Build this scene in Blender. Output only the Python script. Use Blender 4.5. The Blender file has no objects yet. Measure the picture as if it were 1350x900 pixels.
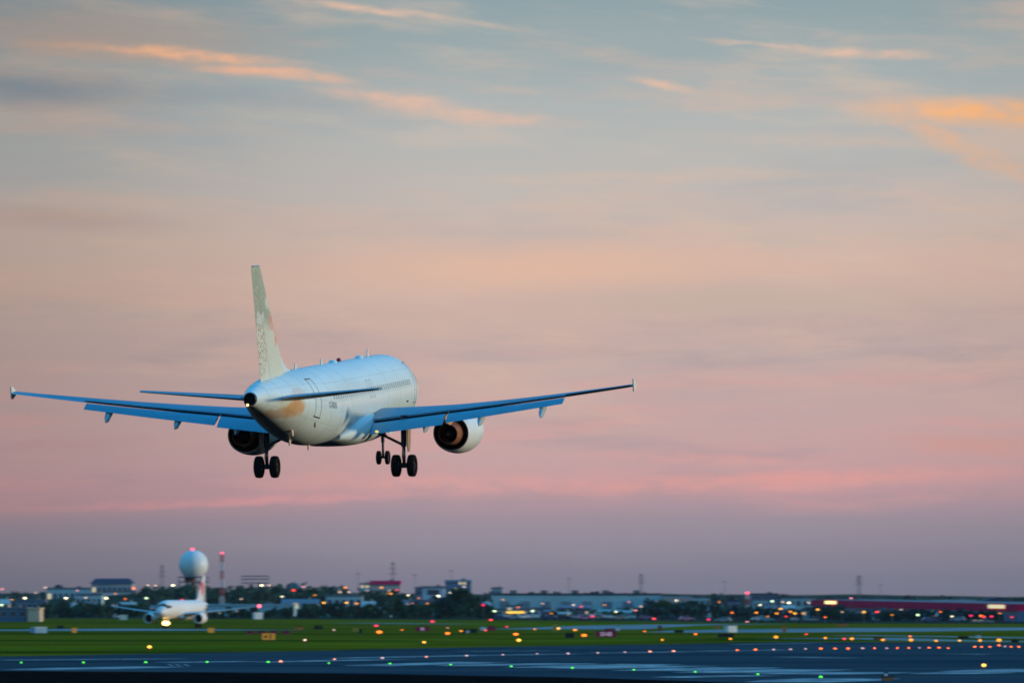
import bpy, math, random
from mathutils import Vector, Matrix
random.seed(11)
R = math.radians
SC = bpy.context.scene
COL = SC.collection

# ------------------------------------------------------------------ camera
F = 7312.5                       # focal length in photo pixels (1350 wide)
CU, CV, HZ = 675.0, 450.0, 786.0  # picture centre and horizon row
CAM_H = 7.0
PITCH = math.atan((HZ - CV) / F)
cam = bpy.data.cameras.new('camera')
cam.sensor_width = 36.0
cam.lens = 36.0 * F / 1350.0
cam.clip_start = 1.0
cam.clip_end = 40000.0
cam.dof.use_dof = True
cam.dof.focus_distance = 297.0
cam.dof.aperture_fstop = 1.5
cam.dof.aperture_ratio = 0.5
camo = bpy.data.objects.new('camera', cam)
COL.objects.link(camo)
camo.location = (0, 0, CAM_H)
camo.rotation_euler = (math.pi / 2 + PITCH, 0, 0)
SC.camera = camo
CP, SP = math.cos(PITCH), math.sin(PITCH)


def ray(u, v):
    x = (u - CU) / F
    t = (CV - v) / F
    return Vector((x, CP - t * SP, SP + t * CP))


def G(u, v, z=0.0):
    """ground point seen at photo position (u, v)"""
    d = ray(u, v)
    k = (z - CAM_H) / d.z
    return Vector((d.x * k, d.y * k, z))


def P(u, v, y):
    """point at distance y seen at photo position (u, v)"""
    d = ray(u, v)
    k = y / d.y
    return Vector((d.x * k, y, CAM_H + d.z * k))


# ------------------------------------------------------------------ light
SUN_AZ = R(93)      # clockwise from the view direction
SUN_EL = R(6.0)
SC.view_settings.view_transform = 'Standard'
SC.view_settings.look = 'None'
SC.view_settings.exposure = 0.0
SC.view_settings.gamma = 1.0
SC.view_settings.use_curve_mapping = False
SC.cycles.use_denoising = True
SC.cycles.max_bounces = 6
SC.cycles.sample_clamp_indirect = 4.0
SC.cycles.filter_width = 1.7
SC.cycles.caustics_reflective = False
SC.cycles.caustics_refractive = False

sun = bpy.data.lights.new('sun', 'SUN')
sun.energy = 2.4
sun.angle = R(2.0)
sun.color = (1.0, 0.82, 0.58)
suno = bpy.data.objects.new('sun', sun)
COL.objects.link(suno)
sd = Vector((math.sin(SUN_AZ) * math.cos(SUN_EL), math.cos(SUN_AZ) * math.cos(SUN_EL), math.sin(SUN_EL)))
suno.rotation_euler = sd.to_track_quat('Z', 'Y').to_euler()


def lin(c, a=1.0):
    o = []
    for x in c:
        x /= 255.0
        o.append(x / 12.92 if x <= 0.04045 else ((x + 0.055) / 1.055) ** 2.4)
    return (o[0], o[1], o[2], a)


def build_world():
    w = bpy.data.worlds.new('World')
    SC.world = w
    w.use_nodes = True
    nt = w.node_tree
    nt.nodes.clear()
    N, L = nt.nodes.new, nt.links.new

    def math_(op, a, b=None, c=None):
        n = N('ShaderNodeMath')
        n.operation = op
        for i, s in enumerate((a, b, c)):
            if s is None:
                continue
            if isinstance(s, (int, float)):
                n.inputs[i].default_value = s
            else:
                L(s, n.inputs[i])
        return n.outputs[0]

    def maprange(v, a, b, c, d, smooth=True):
        n = N('ShaderNodeMapRange')
        n.interpolation_type = 'SMOOTHSTEP' if smooth else 'LINEAR'
        L(v, n.inputs[0])
        for i, s in zip((1, 2, 3, 4), (a, b, c, d)):
            n.inputs[i].default_value = s
        return n.outputs[0]

    def mix(fac, a, b, blend='MIX'):
        n = N('ShaderNodeMix')
        n.data_type = 'RGBA'
        n.blend_type = blend
        if isinstance(fac, (int, float)):
            n.inputs[0].default_value = fac
        else:
            L(fac, n.inputs[0])
        for i, s in ((6, a), (7, b)):
            if isinstance(s, tuple):
                n.inputs[i].default_value = s
            else:
                L(s, n.inputs[i])
        return n.outputs[2]

    def combine(x, y, z=0.0):
        n = N('ShaderNodeCombineXYZ')
        for i, s in enumerate((x, y, z)):
            if isinstance(s, (int, float)):
                n.inputs[i].default_value = s
            else:
                L(s, n.inputs[i])
        return n.outputs[0]

    def noise(vec, scale, detail=4.0, rough=0.55):
        n = N('ShaderNodeTexNoise')
        n.inputs['Scale'].default_value = scale
        n.inputs['Detail'].default_value = detail
        n.inputs['Roughness'].default_value = rough
        L(vec, n.inputs['Vector'])
        return n.outputs['Fac']

    tc = N('ShaderNodeTexCoord')
    sep = N('ShaderNodeSeparateXYZ')
    L(tc.outputs['Generated'], sep.inputs[0])
    x, y, z = sep.outputs
    hyp = math_('SQRT', math_('ADD', math_('MULTIPLY', x, x), math_('MULTIPLY', y, y)))
    T = math_('DIVIDE', z, math_('MAXIMUM', hyp, 0.02))     # tangent of the elevation
    az = math_('ARCTAN2', x, y)                               # azimuth from the view direction
    # sky chart: a = azimuth, e = elevation, both in steps of 1/7312 radian
    a = math_('MULTIPLY', az, F)
    e = math_('MULTIPLY', T, F)
    tilt = math_('ADD', e, math_('MULTIPLY', a, -0.022))
    sv = combine(math_('MULTIPLY', a, 0.0011), math_('MULTIPLY', tilt, 0.009))
    n1 = noise(sv, 1.0, 5, 0.55)
    sv2 = combine(math_('MULTIPLY', a, 0.004), math_('MULTIPLY', tilt, 0.035), 3.7)
    n2 = noise(sv2, 1.0, 5, 0.6)
    warp = math_('ADD', math_('MULTIPLY', math_('SUBTRACT', n1, 0.5), 110.0),
                 math_('MULTIPLY', math_('SUBTRACT', n2, 0.5), 26.0))
    # less warping close to the horizon
    wf = maprange(e, 60, 330, 0.15, 1.0)
    ew = math_('ADD', math_('ADD', e, math_('MULTIPLY', a, -0.012)), math_('MULTIPLY', warp, wf))
    fac = math_('DIVIDE', ew, 1000.0)
    ramp = N('ShaderNodeValToRGB')
    ramp.color_ramp.interpolation = 'B_SPLINE'
    stops = [(0.0, (116, 116, 134)), (0.045, (134, 127, 142)), (0.085, (150, 138, 149)), (0.112, (165, 143, 152)),
             (0.135, (190, 150, 155)), (0.165, (196, 157, 158)), (0.225, (196, 165, 162)), (0.305, (192, 167, 163)),
             (0.355, (198, 172, 164)), (0.425, (212, 179, 163)), (0.49, (200, 182, 173)), (0.585, (181, 183, 181)),
             (0.685, (166, 176, 177)), (0.785, (142, 160, 163)), (1.0, (116, 152, 174))]
    el = ramp.color_ramp.elements
    while len(el) < len(stops):
        el.new(0.5)
    for s, (p, c) in zip(el, stops):
        s.position = p
        s.color = lin(c)
    L(fac, ramp.inputs[0])
    col = ramp.outputs[0]

    def cirrus(sx, sy, slope, seed, lo, hi_, e0, e1, e2, e3, rgb, amt):
        nonlocal col
        n = noise(combine(math_('MULTIPLY', a, sx), math_('MULTIPLY', math_('ADD', e, math_('MULTIPLY', a, slope)), sy), seed), 1.0, 8, 0.62)
        f = maprange(n, lo, hi_, 0.0, amt)
        f = math_('MULTIPLY', f, math_('MULTIPLY', maprange(e, e0, e1, 0, 1), maprange(e, e2, e3, 1, 0)))
        col = mix(f, col, lin(rgb))

    cirrus(.0022, .013, .03, 1.3, .47, .72, 150, 330, 1600, 2200, (222, 184, 162), .5)
    cirrus(.0030, .017, .10, 5.1, .50, .74, 300, 420, 1600, 2200, (214, 190, 170), .5)
    cirrus(.0018, .011, -.02, 9.4, .48, .72, 200, 360, 1600, 2200, (160, 168, 174), .38)
    cirrus(.0035, .030, -.015, 12.0, .48, .70, 90, 140, 260, 360, (222, 158, 152), .4)
    cirrus(.0030, .020, -.01, 15.7, .48, .72, 20, 60, 330, 420, (150, 142, 152), .35)

    # drifting clouds, each where it stands in the sky (azimuth, elevation)
    nv = N('ShaderNodeTexNoise')
    nv.inputs['Scale'].default_value = 1.0
    nv.inputs['Detail'].default_value = 6.0
    nv.inputs['Roughness'].default_value = 0.62
    L(combine(math_('MULTIPLY', a, 0.012), math_('MULTIPLY', e, 0.03), 8.1), nv.inputs['Vector'])
    off = N('ShaderNodeVectorMath')
    off.operation = 'MULTIPLY_ADD'
    L(nv.outputs['Color'], off.inputs[0])
    off.inputs[1].default_value = (56, 21, 0)
    off.inputs[2].default_value = (-28, -10.5, 0)
    base = N('ShaderNodeVectorMath')
    base.operation = 'ADD'
    L(combine(a, e), base.inputs[0])
    L(off.outputs[0], base.inputs[1])
    grain = maprange(noise(combine(math_('MULTIPLY', a, 0.02), math_('MULTIPLY', e, 0.06), 2.2), 1.0, 5, 0.65), 0.34, 0.62, 0.42, 1.0)

    def cloud(u, v, lx, ly, ang, rgb, amt, soft=1.0, rough=True):
        nonlocal col
        m = N('ShaderNodeMapping')
        m.vector_type = 'TEXTURE'
        L(base.outputs[0], m.inputs['Vector'])
        m.inputs['Location'].default_value = (u - CU, HZ - v, 0)
        m.inputs['Rotation'].default_value = (0, 0, R(-ang))
        m.inputs['Scale'].default_value = (lx, ly, 1)
        ln = N('ShaderNodeVectorMath')
        ln.operation = 'LENGTH'
        L(m.outputs[0], ln.inputs[0])
        f = maprange(ln.outputs['Value'], 1.0 - soft, 1.0, amt, 0.0)
        if rough:
            f = math_('MULTIPLY', f, grain)
        col = mix(f, col, lin(rgb))

    cloud(150, 45, 330, 62, 4, (196, 166, 150), 0.55, rough=False)
    cloud(50, 118, 260, 40, 3, (112, 138, 156), 0.6, rough=False)
    cloud(330, 128, 260, 26, 4, (140, 158, 170), 0.4, rough=False)
    cloud(700, 352, 420, 48, -1, (226, 182, 158), 0.7, rough=False)
    cloud(860, 232, 380, 15, -1, (212, 186, 168), 0.55)
    cloud(420, 290, 300, 20, 2, (205, 178, 166), 0.35, rough=False)
    cloud(90, 290, 220, 26, 3, (190, 160, 150), 0.45, rough=False)
    cloud(1000, 395, 420, 40, 0, (186, 172, 160), 0.45, rough=False)
    cloud(1000, 634, 520, 20, -2, (226, 157, 148), 0.8)
    cloud(560, 636, 360, 22, 0, (222, 160, 154), 0.7)
    cloud(330, 661, 420, 10, -2, (222, 155, 156), 0.75)
    cloud(1290, 588, 200, 24, 2, (214, 152, 140), 0.6)
    cloud(900, 605, 260, 12, 3, (216, 162, 154), 0.5)
    cloud(40, 588, 260, 14, -4, (190, 145, 150), 0.4)
    cloud(560, 700, 900, 30, -1, (150, 140, 152), 0.45, rough=False)
    cloud(120, 66, 240, 22, 3, (214, 174, 150), 0.6)
    cloud(250, 72, 215, 11.5, 4, (250, 190, 150), 0.95)
    cloud(335, 93, 150, 12, 2.5, (248, 188, 152), 0.95)
    cloud(420, 102, 90, 10, 6, (236, 186, 158), 0.7)
    cloud(520, 130, 150, 16, 8, (234, 188, 162), 0.8)
    cloud(630, 152, 190, 16, 5, (226, 186, 164), 0.75)
    cloud(480, 9, 160, 9, 7, (236, 194, 166), 0.85)
    cloud(640, 32, 100, 5, 8, (205, 182, 168), 0.5)
    cloud(1130, 70, 150, 11, 2, (230, 190, 166), 0.9)
    cloud(1010, 58, 120, 6, 4.5, (222, 188, 168), 0.8)
    cloud(880, 112, 60, 10, 13, (228, 188, 164), 0.85)
    cloud(1275, 147, 180, 27, 1, (248, 184, 128), 0.95)
    cloud(1240, 180, 90, 22, 22, (234, 180, 140), 0.7)
    cloud(1310, 214, 120, 24, 18, (228, 178, 142), 0.65)
    cloud(1390, 155, 170, 28, 0, (248, 180, 120), 0.85)
    cloud(1100, 185, 320, 16, 2, (208, 184, 166), 0.5)

    # sky dims towards both view edges: lens vignetting put in, and a duller left
    side = math_('MULTIPLY', maprange(a, -800, -20, 0.72, 1.03), maprange(a, 350, 900, 1.0, 0.90))
    hs = N('ShaderNodeVectorMath')
    hs.operation = 'SCALE'
    L(col, hs.inputs[0])
    L(side, hs.inputs['Scale'])
    low = hs.outputs[0]

    # higher up: the clear blue dusk sky that lights the scene
    sky = N('ShaderNodeTexSky')
    sky.sky_type = 'NISHITA'
    sky.sun_disc = False
    sky.sun_elevation = SUN_EL
    sky.sun_rotation = SUN_AZ
    sky.altitude = 100
    sky.dust_density = 1.0
    sky.ozone_density = 3.0
    up = N('ShaderNodeVectorMath')
    up.operation = 'MULTIPLY'
    L(sky.outputs[0], up.inputs[0])
    up.inputs[1].default_value = (0.09, 0.11, 0.11)
    zen = mix(1.0, up.outputs[0], (0.03, 0.40, 0.84, 1), 'ADD')
    hi = maprange(T, 0.12, 0.5, 0.0, 1.0)
    final = mix(hi, low, zen)
    bg = N('ShaderNodeBackground')
    bg.inputs['Strength'].default_value = 1.0
    L(final, bg.inputs['Color'])
    out = N('ShaderNodeOutputWorld')
    L(bg.outputs[0], out.inputs[0])


build_world()


# ------------------------------------------------------------------ materials
def mat(name, c, rough=0.6, metal=0.0, var=0.12, vscale=1.5, spec=0.3, coat=0.0, stretch=(1, 1, 1)):
    m = bpy.data.materials.get(name)
    if m:
        return m
    m = bpy.data.materials.new(name)
    m.use_nodes = True
    nt = m.node_tree
    b = nt.nodes['Principled BSDF']
    b.inputs['Roughness'].default_value = rough
    b.inputs['Metallic'].default_value = metal
    b.inputs['Specular IOR Level'].default_value = spec
    b.inputs['Coat Weight'].default_value = coat
    tc = nt.nodes.new('ShaderNodeTexCoord')
    mp = nt.nodes.new('ShaderNodeMapping')
    mp.inputs['Scale'].default_value = stretch
    nz = nt.nodes.new('ShaderNodeTexNoise')
    nz.inputs['Scale'].default_value = vscale
    nz.inputs['Detail'].default_value = 6
    rp = nt.nodes.new('ShaderNodeValToRGB')
    rp.color_ramp.elements[0].position = 0.3
    rp.color_ramp.elements[1].position = 0.7
    rp.color_ramp.elements[0].color = tuple(max(0, k * (1 - var)) for k in c) + (1,)
    rp.color_ramp.elements[1].color = tuple(min(1, k * (1 + var)) for k in c) + (1,)
    L = nt.links.new
    L(tc.outputs['Object'], mp.inputs[0])
    L(mp.outputs[0], nz.inputs['Vector'])
    L(nz.outputs['Fac'], rp.inputs[0])
    L(rp.outputs[0], b.inputs['Base Color'])
    return m


def glow(name, c, s):
    m = bpy.data.materials.get(name)
    if m:
        return m
    m = bpy.data.materials.new(name)
    m.use_nodes = True
    b = m.node_tree.nodes['Principled BSDF']
    b.inputs['Base Color'].default_value = tuple(c) + (1,)
    b.inputs['Emission Color'].default_value = tuple(c) + (1,)
    b.inputs['Emission Strength'].default_value = s
    return m


# ------------------------------------------------------------------ mesh builder
class MB:
    def __init__(self):
        self.v, self.f = [], []

    def add(self, vs, fs):
        o = len(self.v)
        self.v += [tuple(p) for p in vs]
        self.f += [tuple(i + o for i in q) for q in fs]
        return self

    def box(self, x0, x1, y0, y1, z0, z1, m=None):
        vs = [Vector((x, y, z)) for z in (z0, z1) for (x, y) in ((x0, y0), (x1, y0), (x1, y1), (x0, y1))]
        if m is not None:
            vs = [m @ p for p in vs]
        return self.add(vs, [(0, 3, 2, 1), (4, 5, 6, 7), (0, 1, 5, 4), (1, 2, 6, 5), (2, 3, 7, 6), (3, 0, 4, 7)])

    def cbox(self, c, s, m=None):
        return self.box(c[0] - s[0] / 2, c[0] + s[0] / 2, c[1] - s[1] / 2, c[1] + s[1] / 2, c[2] - s[2] / 2, c[2] + s[2] / 2, m)

    def loft(self, rings, cap=True, closed=True):
        n = len(rings[0])
        o = len(self.v)
        for r in rings:
            self.v += [tuple(p) for p in r]
        for i in range(len(rings) - 1):
            for j in range(n if closed else n - 1):
                k = (j + 1) % n
                self.f.append((o + i * n + j, o + i * n + k, o + (i + 1) * n + k, o + (i + 1) * n + j))
        if cap:
            self.f.append(tuple(o + j for j in reversed(range(n))))
            self.f.append(tuple(o + (len(rings) - 1) * n + j for j in range(n)))
        return self

    def tube(self, a, b, r0, r1=None, n=10):
        a, b = Vector(a), Vector(b)
        r1 = r0 if r1 is None else r1
        q = (b - a).to_track_quat('Z', 'Y')
        rings = []
        for p, r in ((a, r0), (b, r1)):
            rings.append([p + q @ Vector((math.cos(t) * r, math.sin(t) * r, 0)) for t in (2 * math.pi * i / n for i in range(n))])
        return self.loft(rings)

    def path(self, pts, r, n=6):
        for a, b in zip(pts, pts[1:]):
            self.tube(a, b, r, r, n)
        return self

    def lathe(self, prof, axis='Y', c=(0, 0, 0), n=32, cap=False):
        """prof = [(along, radius)]"""
        rings = []
        for s, r in prof:
            ring = []
            for i in range(n):
                t = 2 * math.pi * i / n
                p = {'Y': (math.cos(t) * r, s, math.sin(t) * r), 'X': (s, math.cos(t) * r, math.sin(t) * r),
                     'Z': (math.cos(t) * r, math.sin(t) * r, s)}[axis]
                ring.append((p[0] + c[0], p[1] + c[1], p[2] + c[2]))
            rings.append(ring)
        return self.loft(rings, cap)

    def ball(self, c, r, n=12, m=8, zs=1.0):
        prof = []
        for i in range(m + 1):
            t = -math.pi / 2 + math.pi * i / m
            prof.append((math.sin(t) * r * zs, max(1e-4, math.cos(t) * r)))
        return self.lathe(prof, 'Z', c, n, True)

    def plate(self, pts, th, axis):
        """flat outline of 3d points given thickness along axis vector"""
        d = Vector(axis).normalized() * th / 2
        n = len(pts)
        return self.loft([[Vector(p) - d for p in pts], [Vector(p) + d for p in pts]])

    def build(self, name, m, parent=None, smooth=False, bevel=0.0):
        me = bpy.data.meshes.new(name)
        me.from_pydata(self.v, [], self.f)
        import bmesh
        bm = bmesh.new()
        bm.from_mesh(me)
        bmesh.ops.recalc_face_normals(bm, faces=bm.faces)
        bm.to_mesh(me)
        bm.free()
        if smooth:
            for p in me.polygons:
                p.use_smooth = True
            try:
                me.set_sharp_from_angle(angle=R(38))
            except Exception:
                pass
        if m:
            me.materials.append(m)
        o = bpy.data.objects.new(name, me)
        COL.objects.link(o)
        if parent is not None:
            o.parent = parent
        return o


def lettering(name, body, size, m, parent, matrix, centre=True, offset=0.0):
    cu = bpy.data.curves.new(name, 'FONT')
    cu.body = body
    cu.size = size
    cu.extrude = .006
    cu.offset = offset
    if centre:
        cu.align_x = cu.align_y = 'CENTER'
    o = bpy.data.objects.new(name, cu)
    COL.objects.link(o)
    dg = bpy.context.evaluated_depsgraph_get()
    me = bpy.data.meshes.new_from_object(o.evaluated_get(dg))
    bpy.data.objects.remove(o)
    bpy.data.curves.remove(cu)
    me.name = name
    me.materials.clear()
    me.materials.append(m)
    o = bpy.data.objects.new(name, me)
    COL.objects.link(o)
    o.parent = parent
    o.matrix_local = matrix
    return o


def tag(o, label=None, cat=None, group=None, kind=None):
    if label:
        o['label'] = label
    if cat:
        o['category'] = cat
    if group:
        o['group'] = group
    if kind:
        o['kind'] = kind
    return o


def thing(name, label, cat, loc=(0, 0, 0), rz=0.0, group=None):
    o = bpy.data.objects.new(name, None)
    COL.objects.link(o)
    o.empty_display_size = 0.5
    o.location = loc
    o.rotation_euler = (0, 0, rz)
    return tag(o, label, cat, group)


def dup(root, loc, rz=None, label=None, group=None, scale=None):
    r = root.copy()
    COL.objects.link(r)
    r.location = loc
    if rz is not None:
        r.rotation_euler = (0, 0, rz)
    if scale:
        r.scale = scale
    if label:
        r['label'] = label
    if group:
        r['group'] = group
    for ch in list(root.children):
        c = ch.copy()
        COL.objects.link(c)
        c.parent = r
        for g in list(ch.children):
            d = g.copy()
            COL.objects.link(d)
            d.parent = c
    return r


ORD = ['leftmost', 'second', 'third', 'fourth', 'fifth', 'sixth', 'seventh', 'eighth', 'ninth', 'tenth', 'eleventh', 'twelfth',
       'thirteenth', 'fourteenth', 'fifteenth', 'sixteenth', 'seventeenth', 'eighteenth', 'nineteenth', 'twentieth',
       'twenty-first', 'twenty-second', 'twenty-third', 'twenty-fourth', 'twenty-fifth', 'twenty-sixth', 'twenty-seventh',
       'twenty-eighth', 'twenty-ninth', 'thirtieth', 'thirty-first', 'thirty-second', 'thirty-third', 'thirty-fourth',
       'thirty-fifth', 'thirty-sixth', 'thirty-seventh', 'thirty-eighth', 'thirty-ninth', 'fortieth']


def nth(i, n, what):
    if i == 0:
        return 'leftmost ' + what
    if i == n - 1:
        return 'rightmost ' + what
    return ORD[i] + ' ' + what + ' from the left'


# ------------------------------------------------------------------ ground
def ground_mat(name, c1, c2, s1, c3=None, s2=0.2, rough=0.95, spec=0.0, stretch=(1, 1, 1)):
    m = bpy.data.materials.new(name)
    m.use_nodes = True
    nt = m.node_tree
    N, L = nt.nodes.new, nt.links.new
    b = nt.nodes['Principled BSDF']
    b.inputs['Roughness'].default_value = rough
    b.inputs['Specular IOR Level'].default_value = spec
    tc = N('ShaderNodeTexCoord')
    mp = N('ShaderNodeMapping')
    mp.inputs['Scale'].default_value = stretch
    L(tc.outputs['Object'], mp.inputs[0])
    n1 = N('ShaderNodeTexNoise')
    n1.inputs['Scale'].default_value = s1
    n1.inputs['Detail'].default_value = 5
    L(mp.outputs[0], n1.inputs['Vector'])
    r1 = N('ShaderNodeValToRGB')
    r1.color_ramp.elements[0].position = 0.43
    r1.color_ramp.elements[1].position = 0.57
    r1.color_ramp.elements[0].color = c1 + (1,)
    r1.color_ramp.elements[1].color = c2 + (1,)
    L(n1.outputs['Fac'], r1.inputs[0])
    out = r1.outputs[0]
    if c3:
        n2 = N('ShaderNodeTexNoise')
        n2.inputs['Scale'].default_value = s2
        n2.inputs['Detail'].default_value = 6
        n2.inputs['Roughness'].default_value = 0.65
        L(mp.outputs[0], n2.inputs['Vector'])
        mr = N('ShaderNodeMapRange')
        mr.inputs[1].default_value = 0.42
        mr.inputs[2].default_value = 0.7
        L(n2.outputs['Fac'], mr.inputs[0])
        mx = N('ShaderNodeMix')
        mx.data_type = 'RGBA'
        L(mr.outputs[0], mx.inputs[0])
        L(out, mx.inputs[6])
        mx.inputs[7].default_value = c3 + (1,)
        out = mx.outputs[2]
    L(out, b.inputs['Base Color'])
    return m


M_MOWN = ground_mat('mown_grass', (0.050, 0.100, 0.002), (0.15, 0.14, 0.004), 0.03, (0.20, 0.15, 0.01), 0.06, stretch=(0.15, 1, 1))
M_GRASS = ground_mat('grass_field', (0.014, 0.040, 0.001), (0.105, 0.092, 0.003), 0.016, (0.21, 0.14, 0.008), 0.034, stretch=(0.2, 1, 1))
M_TOWN = ground_mat('town_ground', (0.008, 0.016, 0.016), (0.018, 0.030, 0.024), 0.01, (0.05, 0.06, 0.06), 0.02)
M_ASPH = ground_mat('runway_asphalt', (0.018, 0.034, 0.050), (0.034, 0.052, 0.068), 0.02, (0.060, 0.076, 0.088), 0.06, rough=0.85, stretch=(0.3, 1, 1))
M_TAXI = ground_mat('taxiway_concrete', (0.20, 0.20, 0.21), (0.28, 0.28, 0.28), 0.03, rough=0.85)
M_DARK = ground_mat('dark_shoulder', (0.003, 0.003, 0.004), (0.008, 0.006, 0.006), 0.2)
M_PAINT = ground_mat('worn_white_marking', (0.22, 0.24, 0.25), (0.50, 0.52, 0.52), 0.25, (0.10, 0.11, 0.12), 0.5)

MB().add([(-2600, -200, -0.02), (2600, -200, -0.02), (2600, 5600, -0.02), (-2600, 5600, -0.02)], [(0, 1, 2, 3)]).build('ground', M_TOWN)
tag(bpy.data.objects['ground'], kind='structure')


def sheet(name, pts, m, z, n=None):
    o = MB().add([(p.x, p.y, z) for p in pts], [tuple(range(len(pts)))]).build(name, m)
    return tag(o, kind='structure')


grass_far = [G(1420, 822), G(1100, 821), G(900, 819), G(700, 817), G(400, 815.5), G(0, 814.5), G(-80, 814.5)]
sheet('grass', [Vector((-700, -100, 0)), Vector((700, -100, 0))] + grass_far, M_GRASS, 0.0)
# runway apron: far edge from the photo, near edge at the dark shoulder
run_far = [G(-80, 866), G(0, 865), G(250, 860.5), G(420, 857.5), G(560, 854), G(700, 851.5), G(900, 848.5), G(1060, 845.5), G(1200, 846.5), G(1420, 848)]
run_near = [G(1420, 935), G(1100, 905), G(900, 897), G(750, 892.5), G(500, 888), G(250, 885.5), G(0, 884), G(-80, 884)]
sheet('runway', run_far + run_near, M_ASPH, 0.02)
sheet('road_shoulder', list(reversed(run_near)) + [Vector((260, 60, 0)), Vector((-260, 60, 0))], M_DARK, 0.024)


def strip(name, pts, w, m, z):
    """path of ground points with width in metres"""
    mb = MB()
    n = len(pts)
    L_, R_ = [], []
    for i, p in enumerate(pts):
        d = (pts[min(i + 1, n - 1)] - pts[max(i - 1, 0)]).normalized()
        q = Vector((-d.y, d.x, 0)) * (w[i] if isinstance(w, (list, tuple)) else w) / 2
        L_.append((p.x + q.x, p.y + q.y, z))
        R_.append((p.x - q.x, p.y - q.y, z))
    mb.add(L_ + R_, [(n + i, n + i + 1, i + 1, i) for i in range(n - 1)])
    o = mb.build(name, m)
    return tag(o, kind='structure')


strip('mown_grass', [G(-80, 855), G(150, 853.5), G(400, 850), G(560, 846.5)], [34, 34, 26, 10], M_MOWN, 0.004)
strip('mown_grass', [G(300, 842), G(520, 842), G(720, 844.5), G(900, 841)], [6, 30, 44, 14], M_MOWN, 0.004)
strip('mown_grass', [G(420, 820), G(700, 821.5), G(900, 827), G(1150, 833)], [60, 60, 40, 20], M_MOWN, 0.004)
strip('taxiway_path', [G(-60, 830), G(60, 830.2), G(160, 829.6), G(292, 829)], [40, 46, 62, 66], M_TAXI, 0.006)
strip('taxiway_path', [G(740, 829), G(790, 826.6), G(850, 823.8), G(930, 822.6), G(1000, 822)], [34, 30, 26, 22, 20], M_TAXI, 0.006)
strip('taxiway_path', [G(880, 833), G(960, 832.4), G(1050, 831.2), G(1150, 829.6), G(1250, 827.8), G(1420, 826.6)], [14, 34, 58, 66, 50, 20], M_TAXI, 0.006)
strip('taxiway_path', [G(1060, 841.5), G(1140, 840.5), G(1230, 843.5), G(1420, 846)], [20, 16, 14, 10], M_TAXI, 0.006)
strip('taxiway_path', [G(1110, 836.5), G(1220, 838), G(1420, 841.5)], 10, M_TAXI, 0.006)
strip('taxiway_path', [G(455, 820.5), G(540, 821.5), G(610, 822.2)], 12, M_TAXI, 0.006)


MZ = 0.03


def marking(u0, v0, u1, v1, w):
    global MZ
    MZ += 0.002
    strip('painted_marking', [G(u0, v0), G((u0 + u1) / 2, (v0 + v1) / 2), G(u1, v1)], [w * 0.7, w, w * 0.8], M_PAINT, MZ)


for args in [(40, 882.5, 210, 878.5, 9), (210, 873, 330, 871.5, 6), (345, 872.5, 520, 869.0, 5), (440, 867.5, 640, 863.5, 4.5), (640, 863.6, 760, 861.8, 4),
             (480, 877.5, 640, 872.5, 8), (600, 877.4, 760, 874.2, 9), (700, 880, 860, 875.4, 9), (760, 881.3, 900, 877.4, 10),
             (850, 884.2, 985, 879.8, 10), (935, 886.8, 1070, 882.5, 11), (1030, 888.8, 1150, 886.2, 12), (1035, 899.5, 1128, 894.5, 10),
             (780, 861.0, 900, 859.2, 4), (880, 858.8, 1040, 856.6, 3.5), (1030, 866, 1120, 867.4, 4), (1245, 862, 1300, 862.8, 3),
             (1235, 888.5, 1300, 886.5, 8), (1290, 886, 1400, 882.6, 12), (960, 849.5, 1080, 848, 4), (740, 857.5, 600, 858.5, 3),
             (0, 870.5, 240, 868.5, 4), (880, 893.5, 1000, 890.8, 6)]:
    marking(*args)
for u in (225, 235, 246):
    marking(u - 4, 875.8, u + 4, 878.4, .28)

# far rolling terrain behind the airfield
M_HILL = ground_mat('hill_wood', (0.010, 0.026, 0.020), (0.020, 0.042, 0.026), 0.03, (0.030, 0.05, 0.03), 0.08)


def hill(u0, u1, y0, y1, top, seed, name='hills', m=None):
    random.seed(seed)
    mb = MB()
    n, k = 90, 6
    rows = []
    ph = [random.uniform(0, 6) for _ in range(6)]
    for j in range(k + 1):
        t = j / k
        y = y0 + (y1 - y0) * t
        row = []
        for i in range(n + 1):
            s = i / n
            u = u0 + (u1 - u0) * s
            h = top(u) * (y0 / 2800.0) * math.sin(min(1, t * 1.25) * math.pi / 2)
            h *= 1 + 0.04 * math.sin(s * 40 + ph[0]) + 0.03 * math.sin(s * 93 + ph[1])
            row.append(((u - CU) / F * y, y, max(-0.5, h) - 0.5))
        rows.append(row)
    mb.loft(rows, cap=False, closed=False)
    return tag(mb.build(name, m or M_HILL, smooth=True), kind='structure')


def bump(u, pts):
    for (a, ha), (b, hb) in zip(pts, pts[1:]):
        if a <= u <= b:
            t = (u - a) / (b - a)
            t = t * t * (3 - 2 * t)
            return ha + (hb - ha) * t
    return pts[0][1] if u < pts[0][0] else pts[-1][1]


hill(-120, 700, 2500, 3100, lambda u: bump(u, [(-120, 6.5), (120, 7.5), (190, 11.0), (430, 10.6), (520, 8.6), (700, 6.0)]), 3)
hill(-300, 1700, 3900, 5200, lambda u: bump(u, [(-300, 7.6), (200, 7.8), (600, 7.2), (1000, 6.9), (1350, 5.6), (1700, 5.5)]), 5)

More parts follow.
